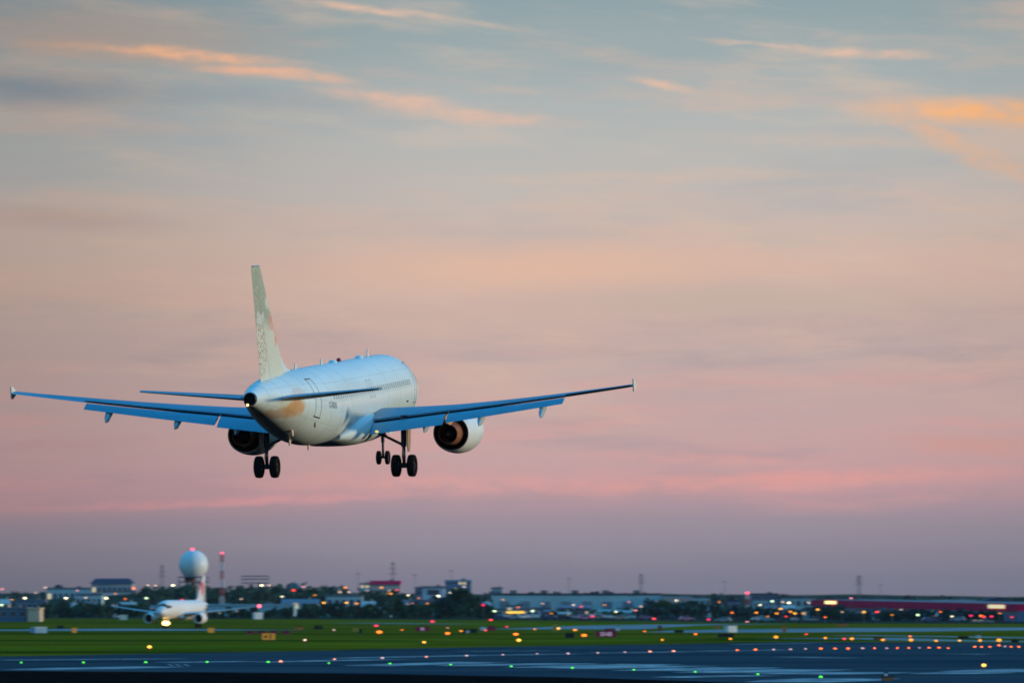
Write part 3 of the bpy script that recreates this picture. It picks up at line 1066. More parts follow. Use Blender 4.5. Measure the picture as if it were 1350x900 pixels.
# ------------------------------------------------------------------ airliner
M_FUS = mat('ice_white_paint', (0.59, 0.71, 0.70), 0.32, var=0.05, vscale=0.8, spec=0.4, coat=0.15, stretch=(1, .25, 1))
M_WING = mat('wing_skylit_grey', (0.07, 0.21, 0.30), 0.42, var=0.10, vscale=1.2, spec=0.3)  # grey wing: the sky's blue light is put into this base colour
M_FLAP = mat('flap_skylit_grey', (0.07, 0.27, 0.37), 0.42, var=0.08, vscale=1.4, spec=0.3)  # grey flap, likewise coloured with blue skylight, slightly brighter
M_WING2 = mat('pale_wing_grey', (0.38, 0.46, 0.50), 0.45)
M_NAC = mat('nacelle_white', (0.66, 0.72, 0.70), 0.35, var=0.05)
M_BLACK = mat('flat_black', (0.004, 0.004, 0.005), 0.8, spec=0.1)  # plain black: glass, vents, duct interiors, and the painted flap-gap shade
M_HOT = mat('heat_stained_metal', (0.30, 0.12, 0.06), 0.5, 0.2, var=0.3, vscale=3)
M_TYRE = mat('tyre_rubber', (0.008, 0.008, 0.009), 0.85, spec=0.1)
M_RIM = mat('wheel_rim_grey', (0.06, 0.06, 0.065), 0.5, 0.5)
M_STRUT = mat('gear_steel', (0.035, 0.042, 0.06), 0.45, 0.4)
M_DOORI = mat('gear_door_paint', (0.36, 0.28, 0.20), 0.6)
M_LINE = mat('panel_gap_grey', (0.28, 0.34, 0.35), 0.7)
M_PYLON = mat('pylon_sunlit_tan', (0.46, 0.28, 0.12), 0.55, var=0.25, vscale=2.0)  # engine pylon: warm sunlight on it put into an orange-tan base
M_WINB = mat('cabin_window', (0.30, 0.34, 0.33), 0.4, spec=0.5)
M_FAIR = mat('track_fairing_grey', (0.34, 0.44, 0.48), 0.45)
M_CREAM = mat('cream_paint', (0.66, 0.62, 0.52), 0.5)


def fin_material():
    m = bpy.data.materials.new('speckled_fin')
    m.use_nodes = True
    nt = m.node_tree
    N, L = nt.nodes.new, nt.links.new
    b = nt.nodes['Principled BSDF']
    b.inputs['Roughness'].default_value = 0.4
    tc = N('ShaderNodeTexCoord')
    sep = N('ShaderNodeSeparateXYZ')
    L(tc.outputs['Object'], sep.inputs[0])

    def mr(v, a, b_, c=0.0, d_=1.0):
        n = N('ShaderNodeMapRange')
        L(v, n.inputs[0])
        for i, s in zip((1, 2, 3, 4), (a, b_, c, d_)):
            n.inputs[i].default_value = s
        return n.outputs[0]

    def mul(a, c):
        n = N('ShaderNodeMath')
        n.operation = 'MULTIPLY'
        for i, s in enumerate((a, c)):
            if isinstance(s, (int, float)):
                n.inputs[i].default_value = s
            else:
                L(s, n.inputs[i])
        return n.outputs[0]

    def mix(f, a, c):
        n = N('ShaderNodeMix')
        n.data_type = 'RGBA'
        L(f, n.inputs[0])
        for i, s in ((6, a), (7, c)):
            if isinstance(s, tuple):
                n.inputs[i].default_value = s
            else:
                L(s, n.inputs[i])
        return n.outputs[2]
    Y, Z = sep.outputs[1], sep.outputs[2]
    # diagonal fine hatch of pale and grey-green
    wv = N('ShaderNodeTexWave')
    wv.wave_type = 'BANDS'
    wv.bands_direction = 'DIAGONAL'
    wv.inputs['Scale'].default_value = 2.3
    mp = N('ShaderNodeMapping')
    mp.inputs['Scale'].default_value = (0, 1.0, 1.0)
    L(tc.outputs['Object'], mp.inputs[0])
    L(mp.outputs[0], wv.inputs['Vector'])
    top = mix(mr(wv.outputs['Fac'], .3, .7), (0.22, 0.28, 0.19, 1), (0.36, 0.40, 0.29, 1))
    low = mix(mr(wv.outputs['Fac'], .3, .7), (0.45, 0.50, 0.39, 1), (0.64, 0.66, 0.53, 1))
    nz = N('ShaderNodeTexNoise')
    nz.inputs['Scale'].default_value = 0.9
    L(tc.outputs['Object'], nz.inputs['Vector'])
    zz = N('ShaderNodeMath')
    zz.operation = 'MULTIPLY_ADD'
    L(nz.outputs['Fac'], zz.inputs[0])
    zz.inputs[1].default_value = 1.4
    L(Z, zz.inputs[2])
    col = mix(mr(zz.outputs[0], 9.0, 9.9), low, top)
    # mosaic of orange-red spots: a motif near the leading edge, brown speckle over the rudder
    vo = N('ShaderNodeTexVoronoi')
    vo.inputs['Scale'].default_value = 6.0
    L(tc.outputs['Object'], vo.inputs['Vector'])
    dots = mr(vo.outputs['Distance'], .50, .28)
    n2 = N('ShaderNodeTexNoise')
    n2.inputs['Scale'].default_value = 1.5
    n2.inputs['Detail'].default_value = 4
    L(tc.outputs['Object'], n2.inputs['Vector'])
    wob = N('ShaderNodeVectorMath')
    wob.operation = 'MULTIPLY_ADD'
    L(n2.outputs['Color'], wob.inputs[0])
    wob.inputs[1].default_value = (0, 1.1, 1.1)
    L(tc.outputs['Object'], wob.inputs[2])

    def patch(y, z, ry, rz):
        mp_ = N('ShaderNodeMapping')
        mp_.vector_type = 'TEXTURE'
        mp_.inputs['Location'].default_value = (0, y + .55, z + .55)
        mp_.inputs['Scale'].default_value = (60, ry, rz)
        L(wob.outputs[0], mp_.inputs[0])
        ln = N('ShaderNodeVectorMath')
        ln.operation = 'LENGTH'
        L(mp_.outputs[0], ln.inputs[0])
        return mr(ln.outputs['Value'], 1.05, .75)
    col = mix(mul(patch(-16.0, 9.9, .9, .5), .8), col, (0.60, 0.60, 0.54, 1))
    col = mix(mul(patch(-17.6, 9.1, .7, .3), .7), col, (0.60, 0.60, 0.54, 1))
    col = mix(mul(mul(patch(-17.6, 7.3, 1.15, 1.75), dots), .8), col, (0.30, 0.13, 0.04, 1))
    col = mix(mul(patch(-15.3, 9.0, .55, .62), mr(vo.outputs['Distance'], .75, .45)), col, (0.78, 0.15, 0.05, 1))
    col = mix(mul(patch(-14.6, 8.15, .50, .60), mr(vo.outputs['Distance'], .75, .45)), col, (0.74, 0.17, 0.06, 1))
    sp = N('ShaderNodeTexNoise')
    sp.inputs['Scale'].default_value = 7.0
    L(tc.outputs['Object'], sp.inputs['Vector'])
    col = mix(mul(mr(sp.outputs['Fac'], .55, .68), .45), col, (0.62, 0.62, 0.56, 1))
    L(col, b.inputs['Base Color'])
    return m


M_FIN = fin_material()
GS, GZ = 17.7, 4.15             # station of the main gear; wheel bottoms are z = 0
STN = [(0.0, .02, -.62, -.58), (.15, .35, -.95, -.25), (.5, .68, -1.25, .10), (1.0, .98, -1.48, .42), (1.8, 1.30, -1.70, .95), (2.6, 1.55, -1.85, 1.45),
       (3.5, 1.75, -1.96, 1.80), (4.6, 1.90, -2.03, 2.0), (5.8, 1.97, -2.07, 2.07), (24, 1.975, -2.07, 2.07), (26, 1.96, -1.98, 2.07), (28, 1.88, -1.70, 2.06),
       (30, 1.70, -1.28, 2.03), (32, 1.45, -.80, 1.95), (34, 1.12, -.28, 1.82), (35.5, .82, .12, 1.66), (36.7, .56, .42, 1.48), (37.5, .36, .60, 1.30)]


def stn(s):
    for i in range(len(STN) - 1):
        a, b = STN[i], STN[i + 1]
        if s <= b[0] or i == len(STN) - 2:
            t = max(0, min(1, (s - a[0]) / (b[0] - a[0])))
            out = []
            for k in (1, 2, 3):
                p0 = STN[max(i - 1, 0)]
                p3 = STN[min(i + 2, len(STN) - 1)]
                m1 = (b[k] - p0[k]) / max(1e-6, b[0] - p0[0]) * (b[0] - a[0])
                m2 = (p3[k] - a[k]) / max(1e-6, p3[0] - a[0]) * (b[0] - a[0])
                if i == 8:
                    m1 = m2 = 0
                if i == 7:
                    m2 = 0
                if i == 9:
                    m1 = 0
                t2, t3 = t * t, t * t * t
                out.append((2 * t3 - 3 * t2 + 1) * a[k] + (t3 - 2 * t2 + t) * m1 + (-2 * t3 + 3 * t2) * b[k] + (t3 - t2) * m2)
            return out
    return STN[-1][1:]


def fp(s, th, off=0.0):
    """point on the fuselage skin: th = 0 right side, 90 top"""
    w, zb, zt = stn(s)
    c, r = (zt + zb) / 2, (zt - zb) / 2
    a = R(th)
    return Vector((math.cos(a) * (w + off), GS - s, c + math.sin(a) * (r + off) + GZ))


def foil(c, t, x0=0.0, x1=1.0, n=12):
    """closed airfoil outline between chord fractions, as (back, up)"""
    def yt(x):
        return 5 * t * (.2969 * math.sqrt(x) - .126 * x - .3516 * x * x + .2843 * x ** 3 - .1015 * x ** 4)
    xs = [x0 + (x1 - x0) * (1 - math.cos(math.pi * i / n)) / 2 for i in range(n + 1)]
    up = [(x * c, (yt(x) + .06 * x * (1 - x)) * c) for x in reversed(xs)]
    lo = [(x * c, (-yt(x) * .75 + .06 * x * (1 - x)) * c) for x in xs[1:]]
    return up + lo


def wing_le(y):
    return 11.3 + .5206 * y


def wing_te(y):
    return 18.6 if y <= 6.3 else 18.6 + (y - 6.3) * 3.15 / 10.7


def wing_z(y):
    k = max(0, y - 1.9)
    return -1.12 + .097 * k + .0017 * k * k


def wing_sec(y, side, x0=0.0, x1=1.0, n=12):
    le, c = wing_le(y), wing_te(y) - wing_le(y)
    t = .15 - .045 * min(1, y / 10)
    inc = R(4.0 - 4.2 * min(1, y / 16))
    out = []
    for bk, up in foil(c, t, x0, x1, n):
        b2 = (bk - c * .3) * math.cos(inc) + up * math.sin(inc)
        u2 = up * math.cos(inc) - (bk - c * .3) * math.sin(inc)
        out.append(Vector((side * y, GS - (le + c * .3 + b2), wing_z(y) + u2 + GZ)))
    return out


def flap_sec(y, side, chord, defl, back, down, xf=.8, x=0.0):
    le, c = wing_le(y), wing_te(y) - wing_le(y)
    inc = R(4.0 - 4.2 * min(1, y / 16)) + R(defl)
    b0 = .80 * c
    s0 = le + c * .3 + (b0 - c * .3) * math.cos(R(3)) + back
    z0 = wing_z(y) - (b0 - c * .3) * math.sin(R(4.0 - 4.2 * min(1, y / 16))) + .02 * c - down
    out = []
    for bk, up in foil(chord, .15, 0, 1, 8):
        b2 = bk * math.cos(inc) + up * math.sin(inc)
        u2 = up * math.cos(inc) - bk * math.sin(inc)
        out.append(Vector((side * y, GS - (s0 + b2), z0 + u2 + GZ)))
    return out


def wheel(parent, c, r, w):
    tp = MB()
    h = w / 2
    tp.lathe([(-h * .55, r * .52), (-h * .9, r * .62), (-h, r * .8), (-h * .82, r * .95), (-h * .4, r), (h * .4, r), (h * .82, r * .95), (h, r * .8), (h * .9, r * .62), (h * .55, r * .52)], 'X', c, 28)
    o = tp.build('wheel', M_TYRE, parent, True)
    MB().lathe([(-h * .5, r * .53), (-h * .3, r * .2), (h * .3, r * .2), (h * .5, r * .53)], 'X', c, 20, True).build('rim', M_RIM, o, True)


def airliner(name, label, flaps, near, fus, finm, loc, rot, nac):
    T = thing(name, label, 'airliner', loc)
    T.rotation_euler = rot
    # fuselage
    ss = [0, .06, .15, .3, .5, .75, 1.0, 1.4, 1.8, 2.2, 2.6, 3.0, 3.5, 4.0, 4.6, 5.2, 5.8] + [7 + i for i in range(17)] + [24 + .5 * i for i in range(27)] + [37.3, 37.5]
    n = 56 if near else 32
    rings = []
    for s in ss:
        rings.append([fp(s, 360.0 * i / n) for i in range(n)])
    body = MB().loft(rings).build('fuselage', fus, T, True)
    # exhaust
    ex = MB().lathe([(GS - 37.46, .30), (GS - 37.62, .335), (GS - 37.66, .31), (GS - 37.5, .27)], 'Y', (0, 0, .95 + GZ), 24).build('tail_exhaust', M_STRUT, T, True)
    MB().lathe([(GS - 37.52, .33), (GS - 37.60, .31)], 'Y', (0, 0, .95 + GZ), 24, True).build('exhaust_mouth', M_BLACK, ex)
    # belly fairing
    rg = []
    for s, w, zb, zt in ((11.0, 1.2, -1.9, -1.5), (11.8, 1.75, -2.2, -1.0), (13, 2.02, -2.38, -.62), (15, 2.12, -2.45, -.45), (18, 2.12, -2.45, -.45), (19.4, 2.05, -2.40, -.62), (20.6, 1.8, -2.25, -1.0), (21.8, 1.2, -2.0, -1.5)):
        ring = []
        for i in range(28):
            a = 2 * math.pi * i / 28
            ca, sa = math.cos(a), math.sin(a)
            e = .72
            ring.append(Vector((math.copysign(abs(ca) ** e, ca) * w, GS - s, (zb + zt) / 2 + math.copysign(abs(sa) ** e, sa) * (zt - zb) / 2 + GZ)))
        rg.append(ring)
    MB().loft(rg).build('belly_fairing', fus, T, True)
    # wings
    for side in (1, -1):
        ys = [1.2, 2.0, 3.2, 4.4, 5.4, 6.3, 7.6, 9, 10.5, 12, 13.2, 14.4, 15.6, 16.5, 16.95]
        xe = .80
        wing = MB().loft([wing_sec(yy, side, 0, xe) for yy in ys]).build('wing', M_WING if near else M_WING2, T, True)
        if flaps:
            dd, bb, dn = 20, .13, .115
        else:
            dd, bb, dn = 1, -.02, .0
        for y0, y1 in ((2.15, 6.2), (6.36, 13.1)):
            rg = []
            for k in range(5):
                yy = y0 + (y1 - y0) * k / 4
                c = wing_te(yy) - wing_le(yy)
                ch = .235 * c + .22 if y0 > 3 else 1.36
                if not flaps:
                    ch = .215 * c
                rg.append(flap_sec(yy, side, ch, dd, bb, dn))
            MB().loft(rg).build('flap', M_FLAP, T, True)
        if flaps:
            for y0, y1 in ((2.15, 6.25), (6.36, 13.15)):
                rg = []
                for k in range(5):
                    yy = y0 + (y1 - y0) * k / 4
                    s_ = wing_sec(yy, side, 0, .80)
                    tp_, bt_ = s_[0], s_[-1]
                    a_, b_ = tp_ + (bt_ - tp_) * .32, bt_ + (tp_ - bt_) * .02
                    rg.append([a_ + Vector((0, .01, 0)), a_ - Vector((0, .006, 0)), b_ - Vector((0, .006, 0)), b_ + Vector((0, .01, 0))])
                MB().loft(rg).build('flap_gap_shade', M_BLACK, T)  # black strip painting the shadow in the slot between wing and flap
        rg = [flap_sec(yy, side, .205 * (wing_te(yy) - wing_le(yy)), (-9 if side > 0 else 4) if flaps else 0, -.02, 0) for yy in (13.2, 14.5, 16.0, 16.9)]
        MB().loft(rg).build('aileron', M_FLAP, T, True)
        # spoiler panels lie on the rear of the wing
        if near:
            for k in range(5):
                y0 = 2.6 + 2.05 * k + (0.1 if k else 0)
                y1 = y0 + (1.9 if k else 2.0)
                rg = []
                for yy in (y0, y1):
                    s_ = wing_sec(yy, side, .64, .79, 4)
                    top = s_[:5]
                    rg.append([p + Vector((0, 0, .012)) for p in top] + [p - Vector((0, 0, .01)) for p in reversed(top)])
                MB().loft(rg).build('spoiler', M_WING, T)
        # track fairings
        for yy in (5.2, 8.35, 11.9):
            c = wing_te(yy) - wing_le(yy)
            s0 = wing_le(yy) + c * .62
            L_ = 2.6 - .07 * yy
            z0 = wing_z(yy) - .28 + GZ
            rg = []
            for q_, wv, hv in ((0, .03, .05), (.2, .14, .18), (.5, .19, .27), (.8, .15, .24), (1.0, .03, .06)):
                dz = -.15 * q_ - (.46 * max(0, q_ - .45) / .55 if flaps else 0)
                rg.append([Vector((side * yy + math.cos(a) * wv, GS - (s0 + L_ * q_), z0 + dz + math.sin(a) * hv)) for a in (2 * math.pi * i / 12 for i in range(12))])
            MB().loft(rg).build('track_fairing', M_FAIR, T, True)
        # wingtip fence
        yt = 17.0
        zt = wing_z(yt) + GZ
        st_ = wing_le(yt)
        MB().plate([(side * yt, GS - (st_ + .1), zt), (side * yt, GS - (st_ + 1.0), zt + .38), (side * yt, GS - (st_ + 1.35), zt + .38), (side * yt, GS - (st_ + 1.3), zt),
                    (side * yt, GS - (st_ + 1.25), zt - .30), (side * yt, GS - (st_ + .95), zt - .30)], .06, (1, 0, 0)).build('wingtip_fence', M_CREAM, T)
        # navigation light
        if not near:
            MB().ball((side * 17.0, GS - (st_ + .2), zt), .3, 10, 6).build('navigation_light', glow('port_red', (1, .05, .08), 12) if side < 0 else M_WING, T)
        # tailplane
        def st_sec(yy, x0, x1):
            k = (yy - .6) / 5.62
            le = 31.3 + .60 * (yy - .6)
            c = 3.9 + (1.35 - 3.9) * k
            inc = R(-2.6)
            out = []
            for bk, up in foil(c, .10, x0, x1, 8):
                up -= .06 * (bk / c) * (1 - bk / c) * c
                b2 = (bk - c * .4) * math.cos(inc) + up * math.sin(inc)
                u2 = up * math.cos(inc) - (bk - c * .4) * math.sin(inc)
                out.append(Vector((side * yy, GS - (le + c * .4 + b2), .74 + .1 * (yy - .6) + u2 + GZ)))
            return out
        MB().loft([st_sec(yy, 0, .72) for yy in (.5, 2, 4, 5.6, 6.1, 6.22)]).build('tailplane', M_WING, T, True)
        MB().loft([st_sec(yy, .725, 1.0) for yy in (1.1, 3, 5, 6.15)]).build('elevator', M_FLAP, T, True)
        # engine
        ez, ey = -1.98 + GZ, side * 5.75
        E = MB().lathe([(GS - 14.35, .93), (GS - 13.8, .93), (GS - 13.0, .92), (GS - 12.0, .86), (GS - 11.0, .86), (GS - 10.55, .92), (GS - 10.42, 1.0), (GS - 10.5, 1.08),
                        (GS - 10.9, 1.16), (GS - 11.7, 1.22), (GS - 12.5, 1.21), (GS - 13.3, 1.14), (GS - 13.9, 1.06), (GS - 14.4, .98), (GS - 14.35, .93)], 'Y', (ey, 0, ez), 40).build('engine', nac, T, True)
        MB().lathe([(GS - 14.32, .925), (GS - 13.8, .922), (GS - 13.0, .91), (GS - 12.3, .84)], 'Y', (ey, 0, ez), 32).build('duct_liner', M_BLACK, E, True)
        MB().lathe([(GS - 12.6, .86), (GS - 12.7, .5), (GS - 12.75, .01)], 'Y', (ey, 0, ez), 32).build('duct_back', M_BLACK, E)
        MB().lathe([(GS - 12.6, .66), (GS - 13.6, .70), (GS - 14.4, .66), (GS - 15.3, .54), (GS - 15.3, .50), (GS - 14.0, .48)], 'Y', (ey, 0, ez), 28).build('core_nozzle', M_HOT, E, True)
        MB().lathe([(GS - 14.0, .47), (GS - 14.02, .2)], 'Y', (ey, 0, ez), 24).build('core_back', M_BLACK, E)
        MB().lathe([(GS - 13.9, .34), (GS - 14.7, .28), (GS - 15.6, .10), (GS - 15.75, .005)], 'Y', (ey, 0, ez), 24).build('exhaust_cone', M_BLACK, E, True)
        MB().lathe([(GS - 11.35, .85), (GS - 11.4, .3), (GS - 11.0, .05), (GS - 10.9, .005)], 'Y', (ey, 0, ez), 24).build('fan', M_BLACK, E, True)
        zw = wing_z(5.75) + GZ
        MB().plate([(ey, GS - 11.6, ez + 1.18), (ey, GS - 13.2, zw + .1), (ey, GS - 15.2, zw + .08), (ey, GS - 17.0, zw - .30), (ey, GS - 16.4, ez + .62), (ey, GS - 15.5, ez + .50), (ey, GS - 15.2, ez + .50), (ey, GS - 13.4, ez + .62), (ey, GS - 12.8, ez + 1.1)], .36, (1, 0, 0)).build('pylon', M_PYLON if near else nac, T)
        # main gear
        gx = side * 3.795
        gear = MB()
        gear.tube((gx, .1, wing_z(3.8) + GZ + .1), (gx, 0, 1.62), .17, .15, 14)
        gear.tube((gx, 0, 1.7), (gx, 0, .62), .095, .095, 12)
        gear.tube((gx - .62, 0, .6), (gx + .62, 0, .6), .085, .085, 10)
        gear.tube((gx, 0, .48), (gx, 0, .75), .14, .14, 12)
        g = gear.build('main_gear_leg', M_STRUT, T, True)
        br = MB().tube((side * 1.9, .15, 2.62), (gx - side * .1, 0, 1.75), .075, .075, 8).tube((side * 2.6, .1, 2.9), (side * 2.75, .1, 2.3), .05, .05, 8)
        br.build('side_brace', M_STRUT, g)
        tl = MB().tube((gx, -.16, 1.6), (gx, -.42, 1.15), .045, .04, 6).tube((gx, -.42, 1.15), (gx, -.14, .72), .04, .045, 6)
        tl.build('torque_link', M_RIM, g)
        MB().plate([(gx + side * .30, .45, 2.75), (gx + side * .30, -.42, 2.75), (gx + side * .27, -.40, 1.85), (gx + side * .25, -.1, 1.35), (gx + side * .25, .3, 1.35), (gx + side * .27, .45, 1.8)], .05, (1, 0, 0)).build('gear_door', M_DOORI, g)
        for k in (-1, 1):
            wheel(T, (gx + k * .435, 0, .6), .60, .42)
    # nose gear
    ng = MB()
    ny = GS - 5.07
    ng.tube((0, ny - .1, 2.3), (0, ny, 1.25), .11, .10, 12)
    ng.tube((0, ny, 1.3), (0, ny, .45), .07, .07, 10)
    ng.tube((-.32, ny, .40), (.32, ny, .40), .06, .06, 8)
    ng.tube((0, ny, 1.35), (0, ny + 1.2, 2.2), .055, .055, 8)
    g = ng.build('nose_gear_leg', M_STRUT, T, True)
    for s in (-1, 1):
        MB().plate([(s * .42, ny + .5, 2.2), (s * .42, ny - .6, 2.2), (s * .46, ny - .6, 1.75), (s * .46, ny + .5, 1.75)], .03, (1, 0, 0)).build('gear_door', fus, g)
        wheel(T, (s * .25, ny, .39), .39, .22)
    if near:
        MB().cbox((.12, ny - .14, 1.65), (.3, .12, .12)).build('steering_box', M_DOORI, g)
    else:
        tl_ = MB().ball((0, ny + .25, 1.15), .46, 12, 8)
        tl_.v = [(a_ * 1.7, b_, c_) for a_, b_, c_ in tl_.v]
        tl_.build('taxi_light', glow('taxi_lamp', (1.0, .60, .17), 9), g)
    # fin and rudder
    def fin_sec(z, x0, x1):
        k = (z - 1.4) / (7.60 - 1.4)
        le = 29.55 + (34.95 - 29.55) * k
        te = 35.0 + (36.75 - 35.0) * k
        c = te - le
        return [Vector((up * 1.0, GS - (le + bk), z + GZ)) for bk, up in [(b_, u_ - .06 * (b_ / c) * (1 - b_ / c) * c) for b_, u_ in foil(c, .105, x0, x1, 10)]]
    MB().loft([fin_sec(z, 0, .70) for z in (1.3, 3, 5, 6.8, 7.45, 7.60)]).build('tail_fin', finm, T, True)
    MB().loft([fin_sec(z, .705, 1.0) for z in (1.5, 3.5, 5.5, 7.4, 7.60)]).build('rudder', finm, T, True)
    MB().plate([(0, GS - 28.2, 2.0 + GZ), (0, GS - 29.2, 2.16 + GZ), (0, GS - 30.0, 2.42 + GZ), (0, GS - 30.7, 2.85 + GZ), (0, GS - 31, 1.9 + GZ)], .16, (1, 0, 0)).build('dorsal_fin', finm if not near else fus, T)
    if near:
        MB().plate([(0, GS - 35.05, 7.604 + GZ), (0, GS - 36.4, 7.604 + GZ), (0, GS - 36.4, 7.66 + GZ), (0, GS - 35.15, 7.66 + GZ)], .10, (1, 0, 0)).build('fin_cap', mat('fin_cap_blue', (0.10, 0.30, 0.42), .5), T)
    # flight deck glass
    for side in (1, -1):
        for a0, a1, s0, s1 in ((50, 88, 1.55, 2.35), (22, 47, 1.75, 2.75), (14, 33, 2.85, 3.55)):
            pts = []
            rg = []
            for i in range(5):
                s = s0 + (s1 - s0) * i / 4
                rg.append([fp(s, (th if side > 0 else 180 - th), .012) for th in (a0 + (a1 - a0) * j / 4 for j in range(5))])
            MB().loft(rg, cap=False, closed=False).build('windscreen', M_BLACK, T)
    if near:
        # cabin windows
        proto = None
        for side in (1, -1):
            for k in range(38):
                s = 6.6 + .533 * k
                rg = []
                for i in range(3):
                    rg.append([fp(s - .115 + .115 * i, (th if side > 0 else 180 - th), .008) for th in (10.5, 13, 17, 19.5)])
                MB().loft(rg, cap=False, closed=False).build('cabin_window', M_WINB, T)
        # doors drawn by their seals
        def seal(s0, s1, t0, t1, r, name='door_seal'):
            for side in (1, -1):
                f_ = (lambda a: a if side > 0 else 180 - a)
                pts = [fp(s0, f_(t0 + (t1 - t0) * i / 8), .01) for i in range(9)]
                pts += [fp(s0 + (s1 - s0) * i / 3, f_(t1), .01) for i in range(1, 4)]
                pts += [fp(s1, f_(t1 + (t0 - t1) * i / 8), .01) for i in range(1, 9)]
                pts += [fp(s1 + (s0 - s1) * i / 3, f_(t0), .01) for i in range(1, 4)]
                dr = MB().path(pts, r, 5).build(name, M_LINE, T)
                MB().path([fp(s0 - .04, f_(t0 - 1), .02), fp(s1 + .04, f_(t0 - 1), .02)], r * 2.0, 6).build('sill', M_BLACK, dr)
                MB().path([fp(s0, f_(t1 + 1), .02), fp(s1, f_(t1 + 1), .02)], r * 1.4, 6).build('gutter', M_BLACK, dr)
        seal(29.0, 29.9, -22, 48, .014)
        seal(4.6, 5.4, -18, 50, .008)
        for s in (16.2, 17.1):
            seal(s, s + .5, 5, 30, .004, 'exit_seal')
        MB().path([fp(29.3, -33, .01), fp(28.9, -40, .01)], .035, 6).build('outflow_vent', M_BLACK, T)
        MB().path([fp(7.2, -14, .01), fp(7.5, -14, .01)], .05, 6).build('static_port', M_BLACK, T)
        # skin joints
        mb = MB()
        for s in (6.2, 9.4, 12.6, 22.2, 24.6, 27.0, 30.9, 32.9, 34.6, 36.2):
            mb.path([fp(s, 360 * i / 40, .0) for i in range(41)], .007, 4)
        for th in (38, 142, 8, 172, -30, 210):
            mb.path([fp(6.2 + 1.0 * i, th, .0) for i in range(31)], .006, 4)
        mb.build('skin_joint', M_LINE, T)
        # aerials, beacon, lights
        for s, hh_, m_ in ((8.5, .42, M_CREAM), (20.5, .28, M_CREAM), (26.8, .30, M_CREAM)):
            z = stn(s)[2] + GZ
            MB().plate([(0, GS - s, z - .05), (0, GS - s - .12, z + hh_), (0, GS - s - .34, z + hh_), (0, GS - s - .42, z - .05)], .05, (1, 0, 0)).build('aerial', m_, T)
        for s, w_, h_ in ((11.0, .5, .16), (17.8, .5, .14)):
            MB().ball((0, GS - s, stn(s)[2] + GZ + .02), w_ * .5, 12, 6, .5).build('satcom_bump', fus, T, True)
        MB().ball((0, GS - 16.3, stn(16)[2] + GZ + .06), .14, 10, 6).build('beacon', mat('red_lens', (0.3, .02, .03), .3), T, True)
        for s in (28.5, 24.0):
            z = stn(s)[1] + GZ
            MB().plate([(0, GS - s, z + .05), (0, GS - s - .18, z - .26), (0, GS - s - .36, z - .26), (0, GS - s - .4, z + .05)], .06, (1, 0, 0)).build('aerial', M_CREAM, T)
        MB().plate([(.62, GS - 30.6, stn(30.6)[1] + GZ + .16), (.66, GS - 30.8, stn(30.6)[1] + GZ - .12), (.66, GS - 31.0, stn(30.6)[1] + GZ - .12), (.62, GS - 31.05, stn(30.6)[1] + GZ + .2)], .05, (1, 0, 0)).build('drain_mast', mat('pink_mast', (.6, .4, .36), .5), T)
        MB().ball((-.12, GS - 37.62, .95 - .30 + GZ), .065, 10, 6).build('tail_light', glow('tail_lamp', (1.0, .62, .22), 4), T)
        MB().ball((2.6, GS - 19.0, -1.64 + GZ), .10, 12, 6, .7).build('root_light', glow('root_lamp', (1.0, .72, .12), .9), T)
        # small registration under the tail
        p = fp(27.6, -3, .03)
        p2, p3 = fp(26.2, -3, .03), fp(27.6, 6, .03)
        ex_ = (p2 - p).normalized()
        ez_ = ex_.cross(p3 - p).normalized()
        ey_ = ez_.cross(ex_)
        lettering('registration', 'C-FGYS', .46, M_LINE, T, Matrix.Translation(p) @ Matrix((ex_, ey_, ez_)).transposed().to_4x4(), False)
    return T




